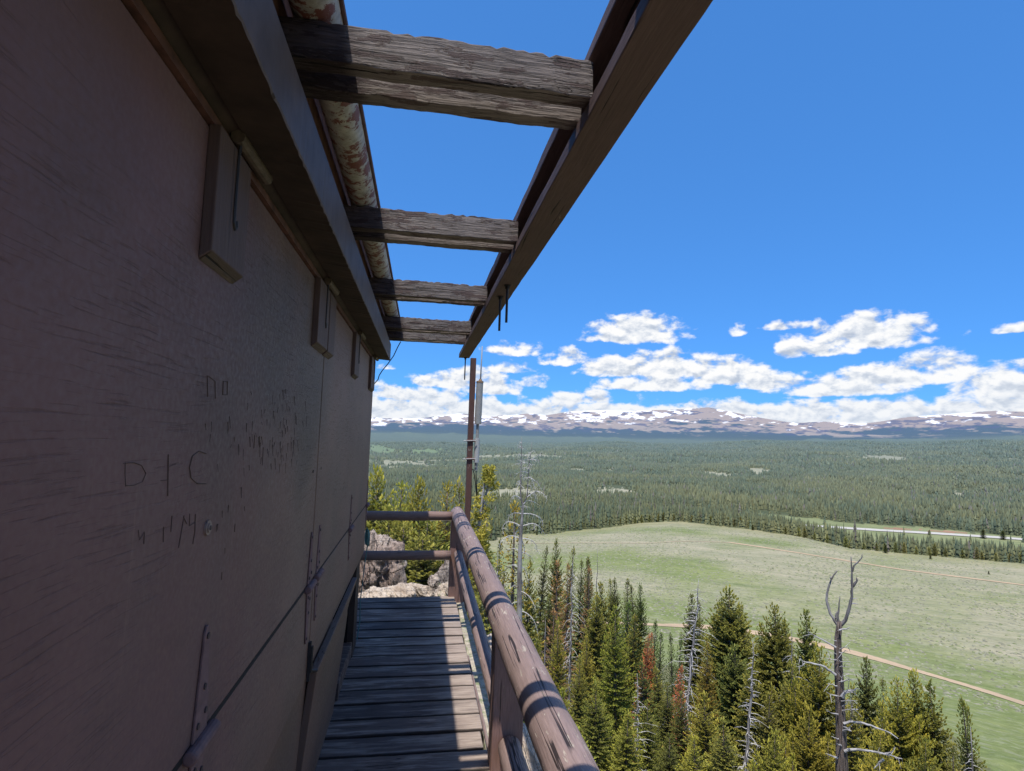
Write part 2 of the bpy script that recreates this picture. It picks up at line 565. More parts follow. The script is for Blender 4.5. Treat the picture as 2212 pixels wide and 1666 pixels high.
b = MB()
g = random.Random(66)
for i in range(95):
    x, y = g.gauss(1370, 62), g.uniform(-240, 150)
    if g.random() < .3:
        x, y = g.gauss(1130, 90), g.uniform(-120, 560)
    l = g.uniform(14, 60)
    a, c_ = on_wall(x, y), on_wall(x + g.uniform(-5, 5), y + l)
    r = g.uniform(.0004, .0010)
    b.tube([(XW + .0022, a[0], a[1]), (XW + .0022, c_[0], c_[1])], [r, r * .5], 4)
tag(b.build('scratches', 'scratch_dark', cab), kind='stuff')

# header, soffit, fascia
MB().box(-.447, -.382, .12, 4.5, 2.176, 2.194).build('shadow_gap_strip', 'eave_rust', cab)  # solid strip for a shadow gap; colour holds its shade and brown dirt
b = MB().add([(-.40, .1, 2.1945), (-.362, .1, 2.216), (-.362, 4.505, 2.216), (-.40, 4.505, 2.1945), (-.40, .1, 2.3), (-.362, .1, 2.3), (-.362, 4.505, 2.3), (-.40, 4.505, 2.3)], [(0, 1, 2, 3), (4, 5, 6, 7), (0, 1, 5, 4), (1, 2, 6, 5), (2, 3, 7, 6), (3, 0, 4, 7)])
b.build('cornice_trim', 'soffit_paint', cab)
b = MB()
n = 300
vs, fs = [], []
for i in range(n + 1):
    y = .08 + (4.515 - .08) * i / n
    e = rnd.uniform(-.0005, .0005) - (.0016 if rnd.random() < .12 else 0)
    vs += [(-.3615, y, 2.206), (-.268 + e, y, 2.2 + e), (-.266 + e * .4, y, 2.204 + e), (-.266, y, 2.332), (-.3615, y, 2.332)]
for i in range(n):
    for q in range(5):
        fs.append((i * 5 + q, i * 5 + (q + 1) % 5, i * 5 + 5 + (q + 1) % 5, i * 5 + 5 + q))
fs += [(0, 1, 2, 3, 4), tuple(n * 5 + q for q in (4, 3, 2, 1, 0))]
fas = b.add(vs, fs).build('fascia', 'fascia_paint', cab)
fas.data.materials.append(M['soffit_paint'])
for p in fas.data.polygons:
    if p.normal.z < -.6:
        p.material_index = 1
MB().box(-.40, -.330, .08, 5.2, 2.3325, 2.60).build('eave_board', 'eave_rust', cab)
MB().box(-.3295, -.300, .08, 4.51, 2.3335, 2.352).build('drip_edge', 'eave_rust', cab, bevel=.003)
GX, GZ, GR = -.264, 2.556, .053
b = MB()
vs, fs = [], []
ns, na = 70, 13
for i in range(ns + 1):
    y = .06 + (5.22 - .06) * i / ns
    for r in (GR, GR - .003):
        for q in range(na):
            a = math.pi + math.pi * q / (na - 1)
            vs.append((GX + r * math.cos(a), y, GZ + r * math.sin(a)))
for i in range(ns):
    for s in range(2):
        for q in range(na - 1):
            o = i * 2 * na + s * na + q
            fs.append((o, o + 1, o + 2 * na + 1, o + 2 * na))
gut = b.add(vs, fs).build('gutter', 'gutter_peel', cab, smooth=True, fix=False)
MB().tube([(GX + GR + .003, .06, GZ + .002), (GX + GR + .003, 5.22, GZ + .002)], .0065, 8).build('gutter_lip', 'gutter_lip', gut)
for y in (.6, 2.32, 3.5, 4.45):
    b = MB()
    b.tube([(GX + (GR + .002) * math.cos(math.pi + math.pi * q / 12), y, GZ + (GR + .002) * math.sin(math.pi + math.pi * q / 12)) for q in range(13)], .0045, 6)
    b.build('gutter_joint', 'gutter_peel', gut, smooth=True)
b = MB()
b.add([(-.24, .02, 2.613), (-.24, 5.30, 2.613), (-2.4, 5.30, 3.15), (-2.4, .02, 3.15), (-.24, .02, 2.628), (-.24, 5.30, 2.628), (-2.4, 5.30, 3.165), (-2.4, .02, 3.165)], [(0, 1, 2, 3), (4, 5, 6, 7), (0, 1, 5, 4), (1, 2, 6, 5), (3, 0, 4, 7)])
b.add([(-4.7, .02, 2.613), (-4.7, 5.30, 2.613), (-2.4, 5.30, 3.15), (-2.4, .02, 3.15), (-4.7, .02, 2.628), (-4.7, 5.30, 2.628), (-2.4, 5.30, 3.165), (-2.4, .02, 3.165)], [(0, 1, 2, 3), (4, 5, 6, 7), (0, 1, 5, 4), (1, 2, 6, 5), (3, 0, 4, 7)])
b.prism([(-.41, 2.3), (-.41, 2.56), (-2.4, 3.14), (-4.58, 2.56), (-4.58, 2.3)], .17, .2, 1)
b.prism([(-.41, 2.3), (-.41, 2.56), (-2.4, 3.14), (-4.58, 2.56), (-4.58, 2.3)], 4.40, 4.44, 1)
b.build('roof', 'roof_metal', cab, fix=True)

tag(MB().tube([at_y((1400 + x / 2.212) * .553, (1200 + y / 2.212) * .553, 4.50 + .0005 * i) for i, (x, y) in enumerate(((366, 298), (340, 345), (305, 420), (255, 490), (205, 550), (180, 590), (170, 625), (140, 660), (122, 672)))], .0042, 6).build('cable', 'cable_black', None, origin=(-.35, 4.5, 2.1)),
    'thin black cable sagging from the last rafter to the far cabin corner', 'cable')
b = MB()
c0 = np.array([-.385, 4.52, .80])
pts = []
for q in range(49):
    a = 2 * math.pi * q / 12
    i = q / 12
    pts.append(c0 + [.012 * math.sin(a) + .004 * i, .012 * i + .006, .065 * math.cos(a) - .008 * i])
pts += [c0 + p for p in ([.012, .06, -.06], [.0, .04, -.2], [-.01, .03, -.36], [-.02, .02, -.5], [-.015, .03, -.66], [-.03, .02, -.795])]
b.tube(pts, .0043, 5)
tag(b.build('rope_coil', 'cord_teal', None, origin=c0), 'teal rope coiled on the far corner of the cabin above the deck', 'rope')

# ------------------------------------------------------------------ overhead frame
fr = thing('overhead_frame', 'weathered brown timber frame of paired rafters and a long outer beam over the walkway', 'frame', (.06, 2.8, 2.37))
rg = random.Random(3)
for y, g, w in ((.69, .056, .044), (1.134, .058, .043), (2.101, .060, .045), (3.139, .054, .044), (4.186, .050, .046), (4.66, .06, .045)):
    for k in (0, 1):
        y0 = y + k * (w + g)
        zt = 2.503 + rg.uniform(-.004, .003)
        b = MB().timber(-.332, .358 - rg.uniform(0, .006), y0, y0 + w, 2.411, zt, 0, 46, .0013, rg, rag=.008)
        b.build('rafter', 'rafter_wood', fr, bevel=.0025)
b = MB().timber(.344, .446, .3, 5.39, 2.370, 2.409, 1, 60, .0012, rg)
b.build('lower_board', 'beam_paint', fr, bevel=.003)
b = MB().timber(.346, .4275, .3, 5.385, 2.508, 2.546, 1, 60, .002, rg)
b.build('upper_board', 'beam_paint', fr, bevel=.003)
b = MB().timber(.4285, .4465, .3, 5.386, 2.4095, 2.546, 1, 60, .0012, rg)
b.build('outer_board', 'beam_paint', fr, bevel=.002)
for x, y, zb in ((.391, 2.607, 2.184), (.389, 2.836, 2.184), (.407, 5.35, 2.15)):
    r = MB().tube([(x, y, 2.372), (x, y, zb)], .0062, 10).build('hanging_bolt', 'black_iron', fr)
    MB().tube([(x, y, 2.3695), (x, y, 2.3655)], .017, 14).tube([(x, y, 2.3655), (x, y, 2.352)], .0115, 6).build('nut', 'black_iron', r)

# ------------------------------------------------------------------ walkway
cw = thing('walkway', 'plank walkway of worn dark boards along the cabin wall', 'walkway', (0, 2.5, 0))
b = MB()
y = 5.652
rg = random.Random(11)
while y > -1.2:
    w = .165
    xr = .418 + rg.choice([0, 0, 0, rg.uniform(-.02, .004)])
    if y > 4.5:
        xl = -1.4
    else:
        xl = -.53
    dz = rg.uniform(-.005, .001)
    b.timber(xl, xr, y - w, y, -.04 + dz, dz, 0, 22, .0011, rg)
    y -= .178
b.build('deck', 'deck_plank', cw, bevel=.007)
for x0 in (-.38, .33):
    MB().timber(x0, x0 + .05, -1.2, 5.62, -.19, -.043, 1, 20, .002, rg).build('joist', 'beam_paint', cw)
for xx, yy in ((.36, .4), (.36, 5.3), (-.36, 5.3), (-1.2, 5.3)):
    MB().timber(xx - .06, xx + .06, yy - .06, yy + .06, -2.4, -.192, 2, 8, .003, rg).build('support_post', 'post_paint', cw)
MB().tube([(.428, 2.0, -.012), (.431, 3.2, -.008), (.425, 4.2, -.014)], [.007, .009, .005], 6, wob=.2, rg=rg).build('split_batten', 'log_paint_y', cw)
b = MB().timber(.428, .515, -.6, 5.64, -.115, -.060, 1, 90, .006, rg, rag=.012)
b.build('edge_beam', 'lichen_board', cw, bevel=.006)

rl = thing('railing', 'brown log railing with round rails and squared posts along the walkway edge', 'railing', (.42, 2.8, 0))


def log(x, z, r, y0, y1, n, seed, dx=0., dz=0.):
    g = random.Random(seed)
    pts, rad = [], []
    for i in range(n + 1):
        t = i / n
        pts.append((x + dx * t + g.uniform(-.0012, .0012), y0 + (y1 - y0) * t, z + dz * t + g.uniform(-.0012, .0012)))
        rad.append(r * (1 + g.uniform(-.012, .012)))
    return pts, rad


p, r = log(.412, .802, .066, -.7, 5.735, 60, 5)
MB().tube(p, r, 28, wob=.006, rg=rg, round_ends=True).build('handrail', 'log_paint_y', rl, smooth=True)
p, r = log(.454, .268, .043, 2.86, 5.6, 34, 6, dx=-.026, dz=.15)
MB().tube(p, r, 20, wob=.008, rg=rg, round_ends=True).build('mid_rail', 'log_paint_y', rl, smooth=True)
p, r = log(.492, .135, .056, -.7, 2.73, 34, 8, dz=.0)
MB().tube(p, r, 20, wob=.008, rg=rg, round_ends=True).build('mid_rail', 'log_paint_y', rl, smooth=True)
for z, r0, x0, s in ((.798, .044, -1.5, 1), (.415, .045, -1.5, 2)):
    g = random.Random(20 + s)
    pts = [(x0 + (.351 - x0) * i / 24, 5.57 + g.uniform(-.002, .002), z + g.uniform(-.002, .002)) for i in range(25)]
    MB().tube(pts, [r0 * (1 + g.uniform(-.02, .02)) for _ in pts], 18, wob=.01, rg=g).build('cross_rail', 'log_paint_x', rl, smooth=True)
for x0, x1, y0, y1, zb, zt in ((.410, .560, 2.752, 2.90, -2.6, .628), (.349, .495, 5.62, 5.72, -1.8, .742), (.412, .560, -.35, -.2, -2.6, .628)):
    b = MB().timber(x0, x1, y0, y1, zb, zt, 2, 26, .0018, rg)
    if zt < .7:
        b.timber(x0 + .003, .470, y0 + .003, y1 - .003, zt + .001, .755, 2, 4, .0018, rg)
    b.build('post', 'post_paint', rl, bevel=.004)
b = MB()
g = random.Random(9)
for i in range(8):
    z = .74 - i * .098 + g.uniform(-.006, .006)
    sag = g.uniform(-.012, .004)
    b.tube([(-1.5 + t * 1.85 / 8, 5.66, z + sag * math.sin(math.pi * t / 8) + g.uniform(-.003, .003)) for t in range(9)], .0013, 4, cap=False)
for i in range(13):
    x = -1.45 + i * .148 + g.uniform(-.01, .01)
    b.tube([(x + g.uniform(-.012, .012), 5.662, .75 - k * .11) for k in range(8)], .0012, 4, cap=False)
for i in range(9):
    z = .56 - i * .10
    b.tube([(.585 + g.uniform(-.006, .006), 2.0 + t * .24, z + g.uniform(-.008, .008)) for t in range(16)], .0012, 4, cap=False)
for i in range(25):
    y = 2.0 + i * .15
    b.tube([(.586 + g.uniform(-.008, .008), y + g.uniform(-.012, .012), .57 - k * .11) for k in range(9)], .0011, 4, cap=False)
b.build('wire_mesh', 'wire_steel', rl)

# ------------------------------------------------------------------ mast with antenna
ms = thing('antenna_mast', 'brown square mast with a grey tube antenna clamped to it beyond the railing corner', 'antenna mast', (.54, 5.95, -1.5))
MB().timber(.511, .569, 5.92, 5.978, -2.2, 2.447, 2, 40, .0014, rg).build('pole', 'pole_paint', ms, bevel=.002)
AX, AY = .618, 5.955
an = MB().tube([(AX - .002, AY, 1.728), (AX + .004, AY, 2.180)], .0375, 22).build('antenna_tube', 'antenna_grey', ms, bevel=.002)
MB().tube([(AX + .004, AY, 2.1805), (AX + .004, AY, 2.199)], [.040, .039], 22).tube([(AX + .008, AY, 2.199), (AX + .009, AY, 2.222)], [.022, .014], 14).build('antenna_cap', 'antenna_cap', an)
MB().tube([(AX + .010, AY, 2.222), (AX + .013, AY, 2.40), (AX + .016, AY, 2.585)], [.0085, .0075, .0065], 10, round_ends=True).build('whip', 'antenna_pale', an, smooth=True)
MB().tube([(AX - .004, AY, 1.228), (AX - .002, AY, 1.727)], .0165, 16).build('stem', 'antenna_grey', an)
MB().tube([(AX - .0035, AY, 1.312), (AX - .002, AY, 1.572)], .029, 20).build('sleeve', 'antenna_pale', an)
for z in (1.546, 1.352):
    c = MB().box(.497, .583, 5.912, 5.9195, z - .011, z + .011).box(.499, .5105, 5.92, 5.985, z - .009, z + .009).box(.5695, .592, 5.93, 5.975, z - .010, z + .010)
    c = c.build('clamp', 'rusty_clamp', ms, bevel=.001)
    q = MB().tube([(.462, 5.908, z - .004), (.60, 5.908, z + .004)], .0042, 8).tube([(.474, 5.908, z - .003), (.482, 5.908, z - .003)], .010, 6)
    q.build('clamp_bolt', 'antenna_pale', c)
AT = lambda x, y, d=0: at_y((1700 + x / 3.332) * .553, (1650 + y / 3.332) * .553, 5.95 + d)
MB().tube([AT(532, 630), AT(532, 690), AT(538, 800, -.01), AT(546, 935, -.015), AT(540, 960, -.015), AT(534, 900, -.02), AT(520, 760, -.02), AT(505, 660, -.02), AT(494, 612, -.02), AT(484, 606, -.02), AT(476, 630, -.02), AT(472, 720, -.005), AT(468, 950, 0), AT(458, 1150, 0)], .0052, 8).build('cable', 'cable_black', ms, smooth=True)
b = MB()
for pl in ([(435, 340), (434, 366), (441, 366)], [(446, 366), (451, 342), (457, 366)], [(448, 358), (455, 358)]):
    pts = [AT(*p) for p in pl]
    for q in pts:
        q[1] = 5.9185
    b.tube(pts, .0014, 4)
b.build('lettering', 'mark_white', ms)

# ------------------------------------------------------------------ land
def _hash(ix, iy, seed):
    h = (ix.astype(np.int64) * 374761393 + iy.astype(np.int64) * 668265263 + seed * 1442695041) & 0xFFFFFFFF
    h = ((h ^ (h >> 13)) * 1274126177) & 0xFFFFFFFF
    return ((h ^ (h >> 16)) & 0xFFFF) / 65535.0


def vnoise(x, y, seed=0):
    x, y = np.asarray(x, float), np.asarray(y, float)
    ix, iy = np.floor(x), np.floor(y)
    fx, fy = x - ix, y - iy
    fx, fy = fx * fx * fx * (fx * (fx * 6 - 15) + 10), fy * fy * fy * (fy * (fy * 6 - 15) + 10)
    a, b_ = _hash(ix, iy, seed), _hash(ix + 1, iy, seed)
    c, d = _hash(ix, iy + 1, seed), _hash(ix + 1, iy + 1, seed)
    return (a + (b_ - a) * fx) * (1 - fy) + (c + (d - c) * fx) * fy


def fbm(x, y, oct=5, seed=0, gain=.5, ridge=False):
    s, a, t = 0., 1., 0.
    for o in range(oct):
        v = vnoise(x * 2 ** o + 17.3 * o, y * 2 ** o - 9.1 * o, seed + o)
        if ridge:
            v = 1 - np.abs(2 * v - 1)
        s = s + a * v
        t += a
        a *= gain
    return s / t


def sstep(v, a, b):
    t = np.clip((v - a) / (b - a), 0, 1)
    return t * t * (3 - 2 * t)


T_AZ = np.array([-60, -5, 2, 8, 13, 19, 26, 32, 37, 41, 46, 52, 100.])
CREST_R = np.array([300, 310, 330, 400, 420, 440, 470, 455, 440, 425, 430, 450, 460.])
CREST_D = np.array([11.5, 11.3, 11., 10.65, 10.2, 9.3, 8.15, 8.3, 8.6, 9.15, 8.95, 8.6, 8.0])
CREST_Z = 1.65 - CREST_R * np.tan(np.radians(CREST_D))
FAR_R = np.array([600, 700, 1000, 1500, 2200, 3000, 4000, 6000, 8000.])
FAR_AZ = np.array([-60, -5, 9, 19, 26, 36, 46, 52, 100.])
FAR_Z = np.array([
    [-84, -84, -82, -80, -79, -78, -78, -78, -78],
    [-86, -86, -83, -81, -79, -78.5, -78, -78, -78],
    [-90, -90, -87, -83, -80, -78, -77, -75, -70],
    [-97, -97, -93, -84, -78, -73, -68, -64, -50],
    [-112, -112, -101, -82, -71, -58, -46, -38, -10],
    [-113, -113, -106, -78, -60, -38, -16, -2, 40],
    [-116, -116, -104, -62, -48, -15, 18, 44, 90],
    [-95, -95, -86, -72, -58, -28, 16, 52, 110],
    [-66, -66, -73, -64, -46, -2, 56, 112, 160.]])
PEAK_AZ = np.array([-60, -20, -5.04, -2.76, -.42, 1.94, 4.32, 7.22, 9.64, 11.58, 13.03, 15.43, 18.76, 21.11, 23.42, 26.57, 29.19, 31.31, 33.77, 36.9, 39.14, 41.64, 43.34, 45.31, 47.18, 49.54, 50.93, 52.57, 58, 70, 100])
PEAK_EL = np.array([.9, .8, .80, .95, 1.0, 1.3, 1.62, 1.5, 1.7, 1.9, 1.76, 2.15, 2.38, 2.33, 2.5, 2.65, 2.88, 2.46, 2.01, 1.5, 1.63, 1.56, 1.79, 2.17, 2.35, 2.55, 2.66, 2.5, 2.3, 2.0, 1.5])
NEAR_R = np.array([0, 2, 3.5, 5, 10, 20, 30, 45, 70, 110, 150, 200.])
NEAR_Z = np.array([-1.2, -1.3, -1.8, -3.4, -8.5, -15, -20.5, -25.5, -32, -43, -53, -62.])
KNOB_R = np.array([0, 7.3, 8.4, 12, 17, 25, 45, 70, 110, 150, 200.])
KNOB_Z = np.array([-.62, -.66, -2.0, -5.2, -9.5, -14.5, -25, -32, -43, -53, -62.])


def far_z(az, r):
    az, r = np.broadcast_arrays(np.asarray(az, float), np.asarray(r, float))
    out = np.zeros(az.shape)
    j = np.clip(np.searchsorted(FAR_R, r) - 1, 0, len(FAR_R) - 2)
    t = np.clip((np.log(np.maximum(r, 1)) - np.log(FAR_R[j])) / (np.log(FAR_R[j + 1]) - np.log(FAR_R[j])), 0, 1)
    t = t * t * (3 - 2 * t) * .5 + t * .5
    cols = np.array([np.interp(az, FAR_AZ, row) for row in FAR_Z])
    flat = cols.reshape(len(FAR_R), -1)
    jj, k = j.ravel(), np.arange(az.size)
    out = flat[jj, k] * (1 - t.ravel()) + flat[jj + 1, k] * t.ravel()
    return out.reshape(az.shape)


def land_z(az, r):
    az, r = np.broadcast_arrays(np.asarray(az, float), np.asarray(r, float))
    x, y = r * np.sin(np.radians(az)), r * np.cos(np.radians(az))
    wk = 1 - sstep(az, 4, 15) * (1 - sstep(az, 100, 150))
    near = np.interp(r, NEAR_R, NEAR_Z) * (1 - wk) + np.interp(r, KNOB_R, KNOB_Z) * wk
    near = near + (fbm(x / 2.3, y / 2.3, 4, 3) - .5) * np.interp(r, [0, 2, 6, 30, 200], [.15, .5, 1.3, 2.0, 0])
    cr, cz = np.interp(az, T_AZ, CREST_R), np.interp(az, T_AZ, CREST_Z)
    t = np.clip((r - 200) / (cr - 200), 0, 1)
    mead = -62 + (cz + 62) * (t * .6 + .4 * t * t) + np.sin(t * math.pi) * -1.0 + (fbm(x / 60, y / 60, 3, 8) - .5) * 1.6 * np.sin(np.clip(t, 0, 1) * math.pi)
    fz = far_z(az, np.maximum(r, 600))
    u = np.clip((r - cr) / (640 - cr), 0, 1)
    drop = cz + (fz - cz) * (1 - (1 - u) ** (1.7 + 2.0 * sstep(az, 34, 41)))
    fz = far_z(az, r) + (fbm(x / 420, y / 420, 4, 21) - .5) * np.interp(r, [700, 1500, 3000, 8000], [0, 34, 80, 130]) * (1 - .75 * sstep(r, 3600, 4200) * (1 - sstep(r, 5500, 7000)))
    z = np.where(r < 200, near, np.where(r < cr, mead, np.where(r < 640, drop, fz)))
    # mountains
    pk = np.tan(np.radians(np.interp(az, PEAK_AZ, PEAK_EL) * 1.06 + .04)) * 16000
    base = far_z(az, np.full(r.shape, 8000.))
    rr = [8000, 9500, 11000, 13000, 14600, 16000, 20000, 30000]
    ww = [0, .12, .30, .60, .86, 1.0, .80, .1]
    rg_ = fbm(x / 2600, y / 2600, 6, 40, .55, True)
    mz = base + (pk - base) * np.interp(r, rr, ww) + (rg_ - .62) * np.interp(r, [8000, 11000, 14000, 15700, 16000, 16600], [20, 150, 260, 130, 40, 200])
    return np.where(r > 8000, mz, z)


def ground_hit(az, dep, r0=12., r1=9000.):
    rs = np.exp(np.linspace(math.log(r0), math.log(r1), 4000))
    d = land_z(np.full(rs.shape, az), rs) - (1.65 - rs * math.tan(math.radians(dep)))
    i = int(np.argmax(d > 0))
    return rs[i]


azs = np.concatenate([np.arange(-180, -42, 3.), np.arange(-42, -7, .6), np.arange(-7, 56, .115), np.arange(56, 90, .6), np.arange(90, 180, 3.)])
azs = np.append(azs, 180.)
rs = np.concatenate([[.01], np.exp(np.linspace(math.log(1.2), math.log(30), 60)), np.exp(np.linspace(math.log(31), math.log(700), 240)), np.exp(np.linspace(math.log(712), math.log(7500), 150)), np.exp(np.linspace(math.log(7600), math.log(16600), 260)), np.exp(np.linspace(math.log(16900), math.log(30000), 12))])
AZ, RR = np.meshgrid(azs, rs, indexing='ij')
ZZ = land_z(AZ, RR)
XX, YY = RR * np.sin(np.radians(AZ)), RR * np.cos(np.radians(AZ))


def grid_z(az, r):
    i = np.clip(np.searchsorted(azs, az) - 1, 0, len(azs) - 2)
    j = np.clip(np.searchsorted(rs, r) - 1, 0, len(rs) - 2)
    ta, tr = (az - azs[i]) / (azs[i + 1] - azs[i]), (r - rs[j]) / (rs[j + 1] - rs[j])
    return (ZZ[i, j] * (1 - ta) + ZZ[i + 1, j] * ta) * (1 - tr) + (ZZ[i, j + 1] * (1 - ta) + ZZ[i + 1, j + 1] * ta) * tr


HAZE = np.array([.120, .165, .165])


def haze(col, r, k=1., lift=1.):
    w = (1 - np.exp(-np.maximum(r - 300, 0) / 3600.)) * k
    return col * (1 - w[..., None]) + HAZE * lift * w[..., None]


CLEAR = [(-4.2, 2.19, 1.6, .22), (16.3, 3.70, 1.1, .10), (19.3, 3.66, .9, .09), (22.1, 3.72, .6, .07), (30.4, 3.50, 2.2, .13), (33.6, 2.96, 1.6, .12), (43.6, 1.25, 2.2, .10),
         (1.1, 2.2, 2.0, .10), (11.7, 2.35, 2.5, .07), (-1.6, 3.40, 2.6, .17), (1.0, 3.75, 2.5, .14), (-3, 3.95, 2., .13), (4.5, 3.1, 3., .08), (8.5, 2.6, 2.5, .08), (48.5, 4.0, .35, .12), (10., 6.35, 4., .30), (20., 5.7, 2.5, .15), (26., 5.0, 2., .1), (53.0, .9, 1.5, .06)]


def clearing(az, r, z):
    dep = np.degrees(np.arctan2(1.65 - z, r))
    x, y = r * np.sin(np.radians(az)), r * np.cos(np.radians(az))
    nz = fbm(az * 2.2, dep * 13, 4, 77, .6) - .5
    m = np.zeros(np.shape(az))
    for a, d, wa, wd in CLEAR:
        sm = .62 if (a < 10 and d > 3) else 1.
        q = 1 - np.sqrt(((az - a) / (wa * 1.25)) ** 2 + ((dep - d) / (wd * 2.6 * sm)) ** 2) + nz * (2.6 if a < 10 else 1.6)
        m = np.maximum(m, sstep(q, .0, .35))
    return m * (r > 480)


def highway_r(az):
    return np.interp(az, [10, 30, 39.36, 43.14, 47.8, 52.24, 60, 100], [560, 585, 602, 616, 640, 664, 700, 760])


def open_strip(az, r):
    """grass beside the highway"""
    h = highway_r(az)
    x, y = r * np.sin(np.radians(az)), r * np.cos(np.radians(az))
    n = (fbm(x / 25, y / 25, 3, 5) - .5) * 26
    wn = np.interp(az, [20, 30, 35, 39, 41, 46, 52], [0, 3, 14, 100, 122, 128, 130])
    wf = np.interp(az, [20, 26, 34, 40, 46, 52], [0, 40, 75, 55, 36, 30])
    return (r > h - wn + n * .4) & (r < h + wf + n)


def in_meadow(az, r):
    cr = np.interp(az, T_AZ, CREST_R)
    x, y = r * np.sin(np.radians(az)), r * np.cos(np.radians(az))
    edge = cr + (fbm(x / 22, y / 22, 3, 15) - .5) * 26 + 4
    extra = np.interp(az, [38, 42, 47, 52, 60], [0, 8, 6, 3, 0])
    left = 6.5 + (fbm(x / 18, y / 18, 3, 16) - .5) * 5
    return (r < edge + extra) & (r > np.interp(az, [40, 47, 50, 56], [128, 122, 95, 70])) & (az > left)


# colours of the land, one per vertex
mead = in_meadow(AZ, RR)
cl = clearing(AZ, RR, ZZ)
strip = open_strip(AZ, RR) & (RR > 480) & (RR < 900)
green = np.array([.188, .215, .085])
sage = np.array([.310, .285, .195])
tan = np.array([.31, .26, .175])
patch = fbm(AZ * .16 + RR / 400, RR / 46 - AZ * .10, 4, 31)
dep_m = np.degrees(np.arctan2(1.65 - ZZ, RR))
# two broad green bands lie between the sage ones, as seen on the slope
bands = np.exp(-((dep_m - np.interp(AZ, [10, 20, 30, 40], [13.2, 12.4, 12.6, 14.])) / 1.1) ** 2) * (1 - sstep(AZ, 32, 42)) + .9 * np.exp(-((dep_m - np.interp(AZ, [10, 26, 34], [10.3, 9.0, 9.4])) / .35) ** 2) * sstep(AZ, 10, 16) * (1 - sstep(AZ, 36, 40)) + .8 * np.exp(-((dep_m - 16.6) / 1.2) ** 2) + .9 * (dep_m > 17.6)
wg = np.clip(.10 + bands * 1.15 + (patch - .5) * 1.6, 0, 1)
mcol = sage * (1 - wg[..., None]) + green * wg[..., None]
crest = sstep(RR / np.interp(AZ, T_AZ, CREST_R), .93, .99)
ct = (crest * np.interp(AZ, [8, 20, 34, 38, 43, 60], [.3, .75, .7, .35, .8, .8]))[..., None]
mcol = mcol * (1 - ct) + np.array([.27, .25, .13]) * ct
floor = np.array([.165, .160, .085])
rock = np.array([.30, .255, .215])
forest = np.array([.080, .090, .046])
col = np.where((RR < 130)[..., None], floor, forest)
nr = (1 - sstep(RR, 6.5, 10))[..., None]
col = col * (1 - nr) + rock * nr
col = np.where(mead[..., None], mcol, col)
col = np.where(((cl > .5) & (RR > 480))[..., None], np.where((dep_m < 2.5)[..., None] & (AZ < 6)[..., None], np.array([.20, .25, .11]), np.array([.36, .33, .24])), col)
col = np.where(strip[..., None], np.array([.22, .235, .115]), col)
redcut = (RR > highway_r(AZ) + 14) & (RR < highway_r(AZ) + 26) & (AZ > 43) & (AZ < 50) & (fbm(XX / 15, YY / 15, 2, 4) > .45)
col = np.where(redcut[..., None], np.array([.34, .19, .13]), col)
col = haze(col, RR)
# mountains: forest below, bare pink rock above, snow lying in the hollows
el = np.degrees(np.arctan2(ZZ - 1.65, RR))
pke = np.interp(AZ, PEAK_AZ, PEAK_EL)
bse = np.interp(AZ, FAR_AZ, np.degrees(np.arctan2(FAR_Z[-1], 8000.)))
hh = (el - bse) / np.maximum(pke - bse, .2)
n1 = fbm(XX / 1300, YY / 1300, 6, 51, .62)
n2 = fbm(AZ * 1.0 - el * .5, el * 3.8 + AZ * .25, 6, 61, .64)
n3 = fbm(AZ * 1.1, el * 5, 4, 71, .55)
rockm = np.array([.285, .245, .235])
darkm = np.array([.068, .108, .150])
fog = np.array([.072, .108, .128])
treeline = sstep(hh + (n1 - .5) * 1.1 + (n2 - .5) * .7, .40, .58)
mc = darkm * (1 - treeline[..., None]) + rockm * treeline[..., None]
dz = np.gradient(ZZ, axis=0)
blue = sstep(n3 + (n1 - .5) * .5, .58, .66) * sstep(hh, .2, .4) * .75  # dark blue patches: forest mixed with painted cloud shadow
mc = mc * (1 - blue[..., None]) + np.array([.075, .10, .17]) * blue[..., None]
snow_amt = np.interp(AZ, [-5, 5, 12, 24, 27, 31, 38, 46, 53], [.005, .0, -.005, .0, -.02, -.04, -.07, -.04, -.04])
snow = sstep(n2 + (hh - .75) * .30 + sstep(hh, .80, .97) * .045 * (1 - sstep(AZ, 22, 29)), .585 - snow_amt, .665 - snow_amt) * sstep(hh, .45, .68)
sp = sstep(n1 + (n2 - .5) * .8, .625, .66) * sstep(hh, .12, .25) * (1 - sstep(hh, .5, .62)) * .8
mc = mc * (1 - snow[..., None]) + np.array([.86, .87, .88]) * snow[..., None]
mc = mc * (1 - sp[..., None]) + np.array([.27, .245, .235]) * sp[..., None]
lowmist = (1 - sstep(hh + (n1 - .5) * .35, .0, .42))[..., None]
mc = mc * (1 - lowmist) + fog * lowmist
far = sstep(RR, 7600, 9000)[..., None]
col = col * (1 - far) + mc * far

me = bpy.data.meshes.new('land')
na_, nr_ = AZ.shape
V = np.stack([XX, YY, ZZ], -1).reshape(-1, 3)
me.vertices.add(len(V))
me.vertices.foreach_set('co', V.ravel().astype(np.float32))
ii, jj = np.meshgrid(np.arange(na_ - 1), np.arange(nr_ - 1), indexing='ij')
a_ = (ii * nr_ + jj).ravel()
quads = np.stack([a_, a_ + 1, a_ + nr_ + 1, a_ + nr_], -1)


def fill_faces(me, idx, smooth=True):
    n, k = idx.shape
    me.loops.add(n * k)
    me.loops.foreach_set('vertex_index', idx.ravel().astype(np.int32))
    me.polygons.add(n)
    me.polygons.foreach_set('loop_start', np.arange(0, n * k, k, dtype=np.int32))
    me.polygons.foreach_set('use_smooth', np.full(n, smooth))
    me.update(calc_edges=True)


